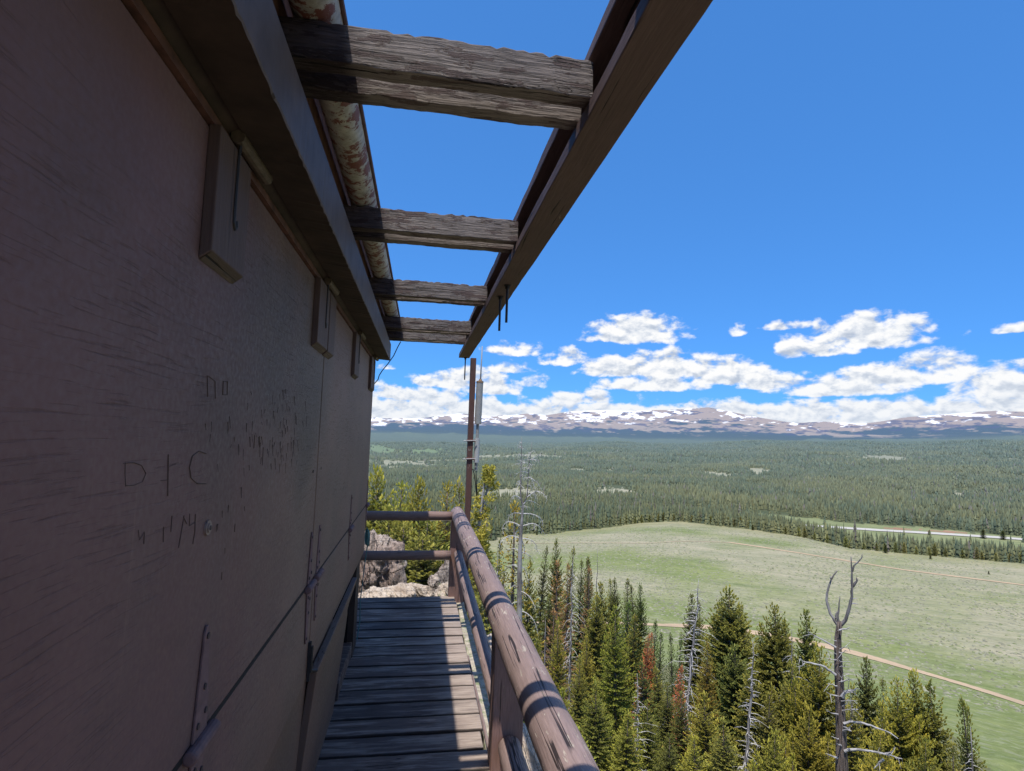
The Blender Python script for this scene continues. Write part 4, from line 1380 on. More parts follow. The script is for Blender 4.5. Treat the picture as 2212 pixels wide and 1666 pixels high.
# (top x, top y, distance, shape, half-width at the foot, colour, kind of tree, label)
TREES = [
    # beyond the far end of the walkway, left of the mast
    (816, 1027, 17, 'dense', 1.8, YEL, 'spruce tree', 'yellow-green spruce beside the cabin corner, leftmost beyond the walkway end'),
    (858, 1051, 19, 'near', 1.9, YEL, 'spruce tree', 'pale yellow spruce just right of the leftmost one beyond the cross rails'),
    (903, 1049, 18, 'dense', 1.6, YEL, 'spruce tree', 'pointed yellow-green spruce in the middle of the gap beyond the cross rails'),
    (961, 1051, 17, 'near', 1.7, YEL, 'spruce tree', 'yellow-green spruce just left of the handrail end'),
    (836, 1105, 14, 'dense', 1.9, OLIV, 'spruce tree', 'low olive spruce behind the big pink boulder'),
    (932, 1125, 12.5, 'dense', 1.9, OLIV, 'spruce tree', 'low bushy spruce between the two boulders'),
    (880, 1140, 12, 'dense', 1.8, OLIV, 'spruce tree', 'small bright spruce right of the big boulder'),
    (908, 1165, 11.2, 'dense', 1.8, OLIV, 'spruce tree', 'low olive spruce filling the space between the two boulders'),
    (880, 1080, 22, 'spruce', 2.0, OLIV, 'spruce tree', 'darker spruce half hidden behind the yellow ones beyond the cross rails'),
    (1025, 1045, 19, 'fir', 1.2, YEL, 'fir tree', 'narrow golden fir just right of the mast foot'),
    (1040, 1150, 22, 'fir', 1.2, OLIV, 'fir tree', 'olive fir below the twin-stemmed tree right of the handrail'),
    (1073, 1163, 40, 'fir', 1.1, DARK, 'fir tree', 'small dark fir at the meadow edge left of the curly dead tree'),
    (1115, 1094, 30, 'sparse', 1.9, GOLD, 'spruce tree', 'orange-tinged spruce standing behind the curly dead tree'),
    (1090, 1235, 24, 'sparse', 1.5, OLIV, 'spruce tree', 'ragged olive spruce behind the foot of the curly dead tree'),
    (1060, 1255, 18, 'near', 1.35, DARK, 'fir tree', 'dark fir just right of the handrail, left of the curly dead trunk'),
    (1140, 1215, 44, 'spruce_b', 1.6, OLIV, 'spruce tree', 'olive spruce right behind the curly dead trunk'),
    # back row on the left, against the meadow
    (1165, 1183, 66, 'fir', 1.55, DARK, 'fir tree', 'dark pointed fir right of the curly dead tree, first of the back row'),
    (1204, 1173, 68, 'spruce_b', 2.1, DARK, 'spruce tree', 'tallest dark spruce of the back row, its crown above the rusty ones'),
    (1222, 1183, 66, 'fir', 1.7, OLIV, 'spruce tree', 'spruce touching the tallest of the back row on its right'),
    (1253, 1207, 70, 'fir', 1.5, DARK, 'fir tree', 'dark fir right of the grey snag in the back row'),
    (1267, 1204, 72, 'spire', 1.4, OLIV, 'fir tree', 'slim olive fir between the dark fir and the bare spire'),
    (1279, 1208, 70, 'spire', 1.3, DARK, 'fir tree', 'slim dark fir directly left of the bare spire'),
    (1205, 1215, 62, 'sparse', 1.6, BRWN, 'dying spruce', 'rusty brown dying spruce below the tallest of the back row'),
    (1227, 1222, 60, 'sparse', 1.3, BRWN, 'dying spruce', 'rusty brown dying spruce left of the grey snag'),
    (1273, 1228, 58, 'sparse', 1.5, BRWN, 'dying spruce', 'reddish brown dying spruce left of the bare spire'),
    (1185, 1290, 50, 'spruce', 1.8, DARK, 'spruce tree', 'dark spruce at mid height behind the handrail bend'),
    (1197, 1320, 46, 'sparse', 1.7, BRWN, 'dying spruce', 'dull brown dying spruce with bare twigs below the back row'),
    (1300, 1265, 56, 'spruce', 2.5, OLIV, 'spruce tree', 'broad olive spruce right of the reddish one'),
    (1283, 1290, 50, 'spruce_b', 2.1, OLIV, 'spruce tree', 'olive spruce with a dark heart in the middle of the left stand'),
    (1322, 1248, 68, 'fir', 1.4, OLIV, 'fir tree', 'short-topped fir, first of the pointed group left of the gap'),
    (1332, 1255, 66, 'spruce_b', 1.7, DARK, 'spruce tree', 'dark spruce second in the pointed group left of the gap'),
    (1354, 1254, 68, 'spire', 1.35, DARK, 'fir tree', 'slender dark spire in the middle of the pointed group'),
    (1375, 1264, 66, 'fir', 1.4, DARK, 'fir tree', 'dark fir leaning on the right end of the pointed group'),
    (1385, 1266, 62, 'spruce_b', 1.75, DEEP, 'spruce tree', 'deep green spruce, rightmost of the pointed group above the dirt road'),
    (1345, 1300, 56, 'spire', 1.6, DEEP, 'fir tree', 'deep green fir just behind the bright yellow spruce'),
    (1365, 1320, 52, 'fir', 1.7, OLIV, 'fir tree', 'olive fir right of the bright yellow spruce'),
    # front of the left stand
    (1333, 1318, 28, 'near', 1.75, LIME, 'spruce tree', 'bright yellow-green spruce, tallest and brightest in the front of the left stand'),
    (1209, 1348, 34, 'near', 1.35, YEL, 'fir tree', 'yellow fir in front of the brown dying spruce near the handrail'),
    (1270, 1380, 34, 'near', 1.35, YEL, 'fir tree', 'narrow yellow fir left of the bright yellow spruce'),
    (1250, 1420, 30, 'near', 1.4, OLIV, 'fir tree', 'olive fir beside the handrail shadow, left of the narrow yellow fir'),
    (1160, 1385, 22, 'near', 1.3, OLIV, 'fir tree', 'small olive fir close against the handrail below the curly dead tree'),
    (1215, 1490, 22, 'near', 1.35, LIME, 'fir tree', 'lime green fir close to the handrail, low in the left stand'),
    (1290, 1475, 26, 'near', 1.6, OLIV, 'spruce tree', 'olive spruce low in front, left of the bright yellow spruce'),
    (1255, 1580, 19, 'near', 1.3, LIME, 'fir tree', 'lime fir at the bottom edge right beside the handrail'),
    (1125, 1450, 15, 'near', 1.2, DEEP, 'fir tree', 'deep green fir below the handrail beside the near post'),
    (1150, 1600, 13, 'near', 1.3, LIME, 'fir tree', 'bright fir under the handrail seen past the near post'),
    (1409, 1339, 50, 'spire', .95, DEEP, 'fir tree', 'deep green spire at the left end of the road gap'),
    (1422, 1371, 46, 'spire', .95, DEEP, 'fir tree', 'lower deep green spire right of the one at the road gap'),
    (1400, 1425, 42, 'fir', 1.4, DEEP, 'fir tree', 'deep green fir below the two spires at the road gap'),
    (1433, 1440, 44, 'fir', 1.3, OLIV, 'fir tree', 'olive fir low in the road gap'),
    (1387, 1371, 46, 'fir', .95, RUST, 'dead fir', 'rust red dead fir right of the bright yellow spruce'),
    (1401, 1371, 46, 'fir', .90, RUST, 'dead fir', 'second rust red dead fir, touching the first on its right'),
    (1457, 1374, 46, 'spire', .85, DEEP, 'fir tree', 'left one of two thin spires standing left of the silvery dead spruce'),
    (1463, 1380, 45, 'spire', .85, DEEP, 'fir tree', 'right one of two thin spires standing left of the silvery dead spruce'),
    (1457, 1440, 38, 'fir', .95, RUST, 'dead fir', 'rust red dead fir alone below the two thin spires'),
    (1440, 1480, 36, 'near', 1.45, DARK, 'fir tree', 'dark fir left of the lone rust red fir'),
    (1476, 1500, 34, 'near', 1.4, DARK, 'fir tree', 'dark fir right of the lone rust red fir'),
    (1400, 1520, 30, 'near', 1.45, OLIV, 'fir tree', 'olive fir right of the small grey dead tree, low in the picture'),
    (1350, 1540, 25, 'near', 1.5, LIME, 'spruce tree', 'lime spruce low right of the bright yellow spruce'),
    (1440, 1590, 25, 'near', 1.4, DARK, 'fir tree', 'dark fir at the bottom edge below the rust red fir'),
    # right stand
    (1498, 1290, 56, 'spruce', 2.0, DARK, 'spruce tree', 'dark spruce behind the tall silvery dead spruce'),
    (1512, 1296, 58, 'fir', 1.5, DARK, 'fir tree', 'dark fir right behind the top of the silvery dead spruce'),
    (1546, 1305, 55, 'spruce_b', 2.4, OLIV, 'spruce tree', 'olive spruce on the left shoulder of the great dark spruce'),
    (1563, 1291, 57, 'spire', 1.3, DARK, 'fir tree', 'thin dark fir just left of the great dark spruce top'),
    (1578, 1281, 50, 'dense', 4.0, OLIV, 'spruce tree', 'great broad olive spruce, highest top of the right stand'),
    (1602, 1308, 55, 'spruce_b', 2.2, OLIV, 'spruce tree', 'spruce on the right shoulder of the great olive spruce'),
    (1616, 1323, 56, 'fir', 1.9, OLIV, 'fir tree', 'fir at the right end of the great spruce clump'),
    (1648, 1351, 52, 'spruce', 2.0, OLIV, 'spruce tree', 'low-topped spruce in the dip between the two great clumps'),
    (1678, 1316, 50, 'dense', 3.2, OLIV, 'spruce tree', 'broad pointed spruce, highest of the second clump'),
    (1706, 1340, 52, 'spire', 1.3, OLIV, 'fir tree', 'slim fir right of the second clump top'),
    (1717, 1348, 52, 'fir', 1.7, DARK, 'fir tree', 'dark fir behind the thin grey dead tree'),
    (1747, 1325, 46, 'spruce', 2.4, OLIV, 'spruce tree', 'dark-topped spruce left of the forked snag'),
    (1524, 1390, 36, 'near', 1.3, GOLD, 'fir tree', 'narrow golden fir right of the silvery dead spruce'),
    (1762, 1408, 34, 'multi', 2.7, YEL, 'spruce tree', 'bushy yellow spruce immediately left of the forked snag'),
    (1700, 1440, 38, 'multi', 2.6, OLIV, 'spruce tree', 'bushy olive spruce under the long left arm of the forked snag'),
    (1590, 1400, 42, 'dense', 2.8, DARK, 'spruce tree', 'dark spruce filling the front of the great clump'),
    (1635, 1440, 38, 'spruce_b', 2.3, OLIV, 'spruce tree', 'olive spruce right behind the grey dead pole'),
    (1660, 1500, 32, 'near', 2.0, OLIV, 'spruce tree', 'olive spruce right of the grey dead pole'),
    (1527, 1500, 30, 'near', 1.9, YEL, 'spruce tree', 'yellow spruce below the silvery dead spruce'),
    (1570, 1560, 26, 'near', 1.8, OLIV, 'spruce tree', 'olive spruce left of the grey dead pole foot'),
    (1500, 1600, 24, 'near', 1.6, YEL, 'spruce tree', 'low yellow spruce at the bottom edge left of the dead pole'),
    (1668, 1590, 25, 'multi', 1.9, YEL, 'spruce tree', 'bright yellow spruce at the bottom edge right of the dead pole'),
    (1740, 1535, 27, 'multi', 2.1, YEL, 'spruce tree', 'bright yellow spruce at the bottom left of the forked snag'),
    (1868, 1430, 38, 'spruce', 2.0, DARK, 'spruce tree', 'dark spruce right of the forked snag'),
    (1835, 1480, 30, 'near', 1.8, YEL, 'spruce tree', 'yellow spruce right behind the forked snag trunk'),
    (1910, 1476, 40, 'fir', 1.4, OLIV, 'fir tree', 'small olive fir between the dark spruce and the broad many-topped one'),
    (1936, 1472, 33, 'multi', 2.6, YEL, 'spruce tree', 'broad many-topped spruce right of the forked snag'),
    (1973, 1464, 34, 'dense', 2.5, OLIV, 'spruce tree', 'high shoulder spruce joined to the broad many-topped one'),
    (2021, 1487, 34, 'spruce_b', 2.1, OLIV, 'spruce tree', 'brown-tipped spruce right of the broad many-topped one'),
    (2078, 1529, 32, 'spire', .7, DARK, 'fir tree', 'thin dark spire second from the right end of the stand'),
    (2103, 1509, 32, 'fir', 1.5, OLIV, 'fir tree', 'leaning olive fir at the right end of the stand'),
    (1890, 1580, 25, 'multi', 2.0, YEL, 'spruce tree', 'yellow spruce at the bottom edge under the long right arms of the snag'),
    (1985, 1600, 25, 'multi', 2.0, OLIV, 'spruce tree', 'olive spruce at the bottom edge below the broad many-topped one'),
    (2060, 1610, 26, 'near', 1.7, OLIV, 'spruce tree', 'olive spruce at the bottom edge near the right end of the stand'),
]
for i, (px, py, r, kind, R, colr, cat, label) in enumerate(TREES):
    top = at_r(px, py, r)
    g0 = ground_at(top)
    h = max(top[2] - g0 + .3, 3.0)
    kk = kind
    plant(cat.replace(' ', '_'), kk, (top[0], top[1], top[2] - h), h, R * .93 * min(1., float(np.dot(top - EYE, fw)) / r), jit(colr), label, cat)

# the nearest trees of the belt along the meadow and the lone trees in the open
g = random.Random(41)
for i in range(60):
    az = 9.5 + 43.5 * i / 59 + g.uniform(-.3, .3)
    cr_ = float(np.interp(az, T_AZ, CREST_R))
    r = cr_ + g.uniform(2, 12)
    x, y = r * math.sin(math.radians(az)), r * math.cos(math.radians(az))
    h = g.uniform(5.5, 9)
    plant('conifer', g.choice(['spruce', 'spruce_b', 'dense']), (x, y, ground_at((x, y)) - .3), h, h * .19, jit((.20, .195, .092)),
          'dark conifer in the front row of the forest along the far meadow edge', 'conifer', 'front row conifers along the far meadow edge')
for px, py, hpx, label in ((1913, 1195, 15, 'single dark conifer standing out in front of the belt at the right of the meadow'),
                           (1626, 1139, 11, 'small lone conifer on the meadow crest'),
                           (2136, 1216, 6, 'tiny lone conifer far out on the right of the meadow'),
                           (2010, 1208, 9, 'small conifer before the belt, right of the single dark one'),
                           (1160, 1152, 10, 'little conifer at the left end of the meadow crest')):
    d = ray(px, py + (0 if hpx > 7 else 25))
    az, dep = math.degrees(math.atan2(d[0], d[1])), -math.degrees(math.asin(d[2]))
    r = min(ground_hit(az, dep, 205), float(np.interp(az, T_AZ, CREST_R)) - 3)
    x, y = r * math.sin(math.radians(az)), r * math.cos(math.radians(az))
    h = hpx * r / 1180
    plant('lone_conifer', 'dense', (x, y, ground_at((x, y)) - .2), h, h * .26, jit((.06, .068, .03)), label, 'conifer')
for px, py, hpx, label in ((2124, 1168, 15, 'left one of two lone conifers beside the highway'), (2167, 1170, 15, 'right one of two lone conifers beside the highway'),
                           (2008, 1160, 9, 'short lone conifer on the verge of the highway')):
    d = ray(px, py)
    az = math.degrees(math.atan2(d[0], d[1]))
    r = float(highway_r(az)) - 12
    x, y = r * math.sin(math.radians(az)), r * math.cos(math.radians(az))
    h = hpx * r / 1180
    plant('lone_conifer', 'dense', (x, y, ground_at((x, y)) - .2), h, h * .3, jit((.06, .068, .03)), label, 'conifer')


# ------------------------------------------------------------------ dead trees
def dead_tree(name, label, px, py, r, tr, lean_px=0, nbr=90, blen=1.0, droop=.5, twig=.5, mat='dead_wood', bmat='white_twig', seed=0, curve=.02, from_t=.04, rise=.25, cat='dead tree', thick=1.):
    g = np.random.default_rng(seed)
    top = at_r(px, py, r)
    foot = at_r(px + lean_px, py + 300, r)
    sl = (foot[:2] - top[:2]) / (top[2] - foot[2])
    g0 = ground_at(top)
    h = top[2] - g0 + .2
    o = thing(name, label, cat, (top[0] + sl[0] * h, top[1] + sl[1] * h, g0 - .2))
    n = 16
    pts, rad = [], []
    for i in range(n):
        f = i / (n - 1)
        zz = g0 - .2 + h * f
        pts.append((top[0] + sl[0] * h * (1 - f) + g.normal(0, curve), top[1] + sl[1] * h * (1 - f) + g.normal(0, curve), zz))
        rad.append(tr * (1 - f) ** .85 + .012)
    MB().tube(pts, rad, 9, wob=.08, rg=random.Random(seed)).build('trunk', mat, o, smooth=True)
    P = np.array(pts)
    b = MB()
    for i in range(nbr):
        t = from_t + (1 - from_t) * (i + g.uniform(0, 1)) / nbr
        if t > .97:
            continue
        zz = top[2] - h * t
        c = np.array([np.interp(zz, P[:, 2], P[:, 0]), np.interp(zz, P[:, 2], P[:, 1]), zz])
        a = g.uniform(0, 6.283)
        L = blen * (min(1, t * 3.2) ** .7) * g.uniform(.35, 1.15)
        d = np.array([math.cos(a), math.sin(a), 0])
        pr = [c]
        m_ = 5
        for q in range(1, m_ + 1):
            s = q / m_
            pr.append(c + d * L * s + np.array([g.normal(0, .03) * L, g.normal(0, .03) * L, L * (rise * s - droop * s * s + g.normal(0, .02))]))
        b.tube(pr, [(.016 * thick * (1 - .8 * q / m_)) * (.6 + .5 * min(L, 1.4)) for q in range(m_ + 1)], 4, cap=False)
        for q in range(1, m_ + 1):
            if g.random() < twig:
                e = pr[q] + np.array([g.normal(0, .12), g.normal(0, .12), -abs(g.normal(0, .14)) + .03]) * min(1., L) * 1.3
                b.tube([pr[q], (pr[q] + e) / 2 + [0, 0, .02], e], [.007 * thick, .005 * thick, .003 * thick], 3, cap=False)
    b.build('branches', bmat, o)
    return o


dead_tree('dead_spruce', 'grey dead spruce with drooping white twigs right of the rusty spruces', 1237, 1198, 55, .17, -6, 110, 1.5, .9, .6, seed=1, curve=.05, thick=1.15)
dead_tree('dead_spruce', 'bare grey spire with short twigs at the right end of the back row', 1291, 1183, 66, .13, -8, 60, 1.2, .5, .4, seed=2, curve=.03, thick=1.2)
dead_tree('dead_spruce', 'tall silvery dead spruce with a fan of pale twigs left of the great spruce', 1511, 1249, 42, .19, -30, 170, 1.75, .55, .7, seed=3, curve=.06, thick=1.1)
dead_tree('dead_spruce', 'grey dead pole with short stubby twigs in front of the great olive spruce', 1627, 1381, 30, .14, -16, 150, .75, .45, .5, seed=4, curve=.03, thick=1.2)
dead_tree('dead_spruce', 'thin grey dead tree with sparse crooked branches behind the bushy yellow spruce', 1712, 1360, 44, .12, 2, 40, 1.4, .6, .6, seed=5, curve=.05, thick=1.15)
dead_tree('dead_spruce', 'small grey dead tree right of the bright yellow spruce, low in the picture', 1376, 1455, 28, .11, 3, 110, .8, .35, .6, seed=6, curve=.03, thick=1.)
dead_tree('dead_spruce', 'bare grey tree with fine twigs left of the curly dead tree trunk', 1076, 1190, 26, .08, 2, 70, .8, .4, .7, seed=8, thick=1.)
dead_tree('dead_spruce', 'half bare dark trunk at the very right of the stand leaning to the right', 2095, 1570, 31, .10, 14, 60, .9, .5, .6, seed=9, thick=1.)
dead_tree('dead_spruce', 'brown bare tree with tangled twigs beside the dull brown spruce', 1178, 1335, 40, .12, -4, 120, 1.3, .5, .8, 'dead_wood', 'bark', seed=10, thick=1.2)

# twin-stemmed pale tree right of the mast: two white stems, tufts of needles at the tops
tw = thing('twin_stem_spruce', 'spruce with two bare white stems and tufted golden tops right of the mast', 'spruce tree', tuple(at_r(1030, 1330, 17.5)))
TS = lambda x, y, d=0.: at_r(940 + x * .166, 912.5 + y * .166, 17.5 + d)
base = TS(560, 2450)
for j, pl in enumerate((((660, 580), (650, 700), (628, 900), (600, 1100), (575, 1300), (560, 1500), (555, 1900)), ((748, 590), (722, 720), (672, 900), (632, 1060), (600, 1200), (578, 1320)))):
    pts = [TS(*p, .12 * j) for p in pl]
    MB().tube(pts[::-1], [.062, .056, .05, .043, .036, .028, .012][-len(pts):], 8, wob=.06, rg=rnd).build('trunk', 'grey_twig', tw, smooth=True)
g = np.random.default_rng(12)
V, Fc, T = [], [], []


def tuft(p, d, n, L, w, spread):
    for _ in range(n):
        q = np.array(p) + g.normal(0, spread, 3)
        dd = unit(np.array(d) + g.normal(0, .7, 3))
        s = unit(np.cross(dd, g.normal(0, 1, 3)))
        l = L * g.uniform(.6, 1.3)
        o = len(V)
        V.extend((q, q + dd * l * .5 + s * w * l, q + dd * l, q + dd * l * .5 - s * w * l))
        Fc.extend(((o, o + 1, o + 2), (o, o + 2, o + 3)))
        T.extend((.25, .6, g.uniform(.6, 1), .6))


for x0, y0, x1, y1, w0, n in ((660, 575, 648, 780, 18, 240), (748, 585, 715, 770, 20, 260)):
    for q in range(n):
        t = g.random()
        tuft(TS(x0 + (x1 - x0) * t + g.normal(0, w0 * (.25 + .75 * t)), y0 + (y1 - y0) * t, g.normal(0, .16)), (0, 0, .7), 1, .13, .22, .02)
LIMBS = [((632, 860), (585, 825)), ((655, 850), (700, 800), (720, 770)), ((690, 900), (760, 850), (812, 800)), ((640, 950), (560, 990), (540, 1010)), ((640, 1020), (700, 1000), (735, 985)), ((610, 1080), (535, 1090), (500, 1120)), ((600, 1150), (650, 1140), (690, 1150)), ((590, 1200), (520, 1230)), ((590, 1240), (650, 1230), (668, 1260)), ((575, 1330), (520, 1350), (490, 1330)), ((570, 1360), (630, 1370), (680, 1400)), ((565, 1420), (610, 1440), (660, 1500)), ((560, 1480), (500, 1500), (470, 1560))]
for pl in LIMBS:
    d0 = g.normal(0, .25)
    pts = [TS(*p, d0 * i) for i, p in enumerate(pl)]
    MB().tube(pts, [.016, .011, .006][:len(pts)], 5, wob=.05, rg=rnd).build('branch', 'grey_twig', tw)
    for q in range(60):
        t = g.uniform(.35, 1) * (len(pts) - 1)
        i = min(int(t), len(pts) - 2)
        tuft(pts[i] + (pts[i + 1] - pts[i]) * (t - i) + g.normal(0, .05, 3), (0, 0, .4), 1, .13, .22, .04)
for q in range(2200):      # the lower crown
    yy = 1420 + 900 * g.random() ** .9
    ww = 24 + (yy - 1420) * .15
    tuft(TS(600 + g.normal(0, ww * .7), yy, g.normal(0, .35)), (g.normal(0, .5), g.normal(0, .5), .2), 2, .13, .2, .06)
b = MB()
b.v, b.f, b.c = [tuple(p) for p in V], Fc, T
c = b.build('crown', 'needles', tw, colors=True, fix=False)
c.color = (*YEL, 1)

# the curly dead tree: two tops, white drooping arms
cu = thing('curly_dead_tree', 'bare dead spruce with two thin tops and curling white branches right of the mast', 'dead tree', tuple(at_r(1098, 1500, 21)))
CT = lambda x, y, d=0.: at_r(940 + x * .166, 912.5 + y * .166, 21 + d)
main = [(1090, 3300), (1095, 2700), (1098, 2300), (1100, 1900), (1105, 1700), (1112, 1500), (1125, 1330), (1135, 1180), (1145, 1080), (1118, 1000), (1112, 900), (1113, 760), (1120, 600), (1124, 430), (1126, 310), (1125, 190)]
MB().tube([CT(*p) for p in main], [.12, .108, .098, .088, .076, .064, .054, .044, .034, .028, .024, .021, .018, .014, .010, .006], 10, wob=.06, rg=rnd).build('trunk', 'dead_wood', cu, smooth=True)
sec = [(1142, 1090), (1165, 1030), (1195, 960), (1203, 860), (1210, 720), (1218, 600), (1232, 480), (1245, 400), (1254, 330), (1256, 255)]
MB().tube([CT(*p, .05) for p in sec], [.030, .026, .024, .022, .020, .018, .015, .012, .009, .005], 8, wob=.06, rg=rnd).build('trunk', 'dead_wood', cu, smooth=True)
ARMS = [  # measured from the picture, outward from the stem
    [(1126, 275), (1115, 262), (1102, 250)], [(1126, 325), (1108, 312), (1086, 300)], [(1126, 325), (1142, 318)], [(1122, 430), (1100, 424), (1072, 420)], [(1122, 435), (1150, 425), (1165, 428)],
    [(1120, 500), (1100, 494), (1088, 492)], [(1120, 545), (1085, 536), (1036, 545)], [(1120, 540), (1160, 525), (1205, 516)], [(1232, 490), (1280, 470), (1335, 440), (1388, 384)], [(1235, 490), (1290, 484), (1355, 494)],
    [(1228, 490), (1180, 488), (1140, 515)], [(1248, 400), (1215, 396)], [(1250, 390), (1290, 362)], [(1222, 540), (1250, 545), (1265, 560)], [(1218, 600), (1165, 585), (1120, 608)], [(1214, 590), (1245, 575), (1262, 590)],
    [(1205, 655), (1150, 635), (1085, 650), (1050, 685)], [(1114, 690), (1140, 680)], [(1208, 720), (1170, 718), (1130, 738), (1112, 762)], [(1210, 715), (1250, 722), (1295, 760), (1345, 800), (1374, 862)],
    [(1245, 725), (1275, 775), (1285, 830), (1298, 885)], [(1112, 765), (1075, 765), (1050, 800)], [(1112, 770), (1075, 835), (1034, 905)], [(1203, 815), (1240, 820), (1258, 860), (1250, 905)],
    [(1110, 830), (1135, 832), (1162, 855)], [(1110, 915), (1075, 900), (1034, 903)], [(1200, 905), (1240, 912)], [(1198, 975), (1255, 925), (1320, 890), (1385, 910), (1430, 950), (1455, 1005)], [(1300, 900), (1296, 940), (1306, 962)],
    [(1118, 1000), (1080, 960), (1030, 950), (992, 975), (978, 1030)], [(1118, 1010), (1090, 985), (1062, 970)], [(1150, 1060), (1195, 1015), (1260, 1020), (1326, 1058)], [(1142, 1075), (1115, 1110)], [(1150, 1080), (1180, 1090), (1195, 1104)],
    [(1135, 1195), (1080, 1178), (1010, 1180), (960, 1220), (940, 1270)], [(1135, 1190), (1200, 1185), (1290, 1200), (1360, 1235), (1395, 1280), (1404, 1320)], [(1130, 1360), (1060, 1320), (980, 1292), (920, 1300), (880, 1350), (880, 1420)],
    [(1130, 1350), (1190, 1330), (1270, 1310), (1340, 1340), (1390, 1395), (1426, 1455)], [(1115, 1340), (1070, 1410), (1020, 1475)], [(1290, 1320), (1296, 1360), (1290, 1390)], [(1110, 1520), (1040, 1480), (950, 1475), (880, 1520), (845, 1580), (835, 1640)],
    [(1112, 1515), (1190, 1510), (1270, 1540), (1320, 1600), (1330, 1680)], [(1130, 1530), (1160, 1620), (1165, 1720), (1150, 1800)], [(1100, 1680), (1040, 1640), (960, 1650), (890, 1700)], [(1100, 1700), (1170, 1690), (1240, 1740), (1290, 1830)],
    [(1098, 1900), (1030, 1850), (950, 1870), (890, 1960)], [(1098, 1880), (1160, 1890), (1200, 1990), (1215, 2100)], [(1098, 2000), (1140, 2080), (1150, 2240), (1140, 2400)], [(1095, 2200), (1160, 2210), (1240, 2280), (1300, 2400)], [(1095, 2350), (1040, 2330), (980, 2380), (950, 2460)],
    [(1100, 2450), (1200, 2480), (1300, 2590), (1340, 2760)], [(1098, 2150), (1030, 2120), (960, 2170)],
]
g = np.random.default_rng(5)
for pl in ARMS:
    n = len(pl)
    L = sum(math.hypot(pl[i + 1][0] - pl[i][0], pl[i + 1][1] - pl[i][1]) for i in range(n - 1))
    sgn = g.choice([-1, 1]) * g.uniform(.0, .6) * min(1, L / 250)
    # smooth the measured line
    q = np.array(pl, float)
    tt = np.linspace(0, n - 1, max(n * 3, 6))
    sx, sy = np.interp(tt, range(n), q[:, 0]), np.interp(tt, range(n), q[:, 1])
    for _ in range(2):
        sx[1:-1] = (sx[:-2] + sx[1:-1] * 2 + sx[2:]) / 4
        sy[1:-1] = (sy[:-2] + sy[1:-1] * 2 + sy[2:]) / 4
    pts = [CT(sx[i], sy[i], sgn * i / len(tt)) for i in range(len(tt))]
    r0 = .008 + .013 * min(1, L / 300)
    b = MB().tube(pts, [r0 * (1 - .72 * i / (len(pts) - 1)) for i in range(len(pts))], 5)
    for i in range(2, len(pts)):
        for _ in range(int(g.integers(0, 3))):
            e = pts[i] + np.array([g.normal(0, .065), g.normal(0, .065), g.normal(-.05, .06)])
            e2 = e + np.array([g.normal(0, .05), g.normal(0, .05), -abs(g.normal(.03, .06))])
            b.tube([pts[i], e, e2], [.0055, .004, .0025], 3)
    b.build('branch', 'white_twig', cu)

# the forked snag in front of the right stand
sn = thing('forked_snag', 'tall dark snag with a bare forked top and pale broken branches in the right foreground', 'dead tree', tuple(at_r(1816, 2300, 13)))
SP = lambda x, y, d=0.: at_r((2800 + x / 1.6458) * .553, (2000 + y / 1.6458) * .553, 13 + d)
main = [(830, 2700), (822, 2200), (812, 1850), (805, 1666), (800, 1450), (795, 1300), (790, 1150), (782, 1000), (778, 880), (780, 800), (786, 745), (790, 705)]
MB().tube([SP(*p) for p in main], [.165, .14, .122, .108, .096, .088, .080, .073, .066, .059, .054, .044], 16, wob=.07, rg=rnd).build('trunk', 'snag_trunk', sn, smooth=True)
FORK = [([(785, 740), (760, 700), (728, 650), (708, 585), (705, 530), (722, 480), (735, 435), (752, 408), (778, 378)], .033, 'dead_wood', .1),
        ([(792, 735), (828, 695), (850, 630), (866, 560), (870, 500), (868, 430), (866, 360), (862, 290)], .036, 'dead_wood', -.05),
        ([(872, 385), (884, 345), (912, 318), (936, 290), (934, 272)], .019, 'dead_wood', -.05), ([(872, 480), (888, 460), (902, 440), (898, 420)], .03, 'dead_wood', -.05),
        ([(782, 720), (780, 660), (788, 590), (790, 545)], .024, 'dead_wood', 0), ([(770, 690), (766, 665), (776, 640)], .025, 'dead_wood', 0),
        ([(866, 560), (885, 556), (900, 558)], .014, 'grey_twig', 0), ([(862, 590), (890, 588), (910, 594)], .016, 'grey_twig', 0), ([(735, 430), (728, 412)], .018, 'dead_wood', .1), ([(848, 660), (838, 655)], .02, 'grey_twig', 0)]
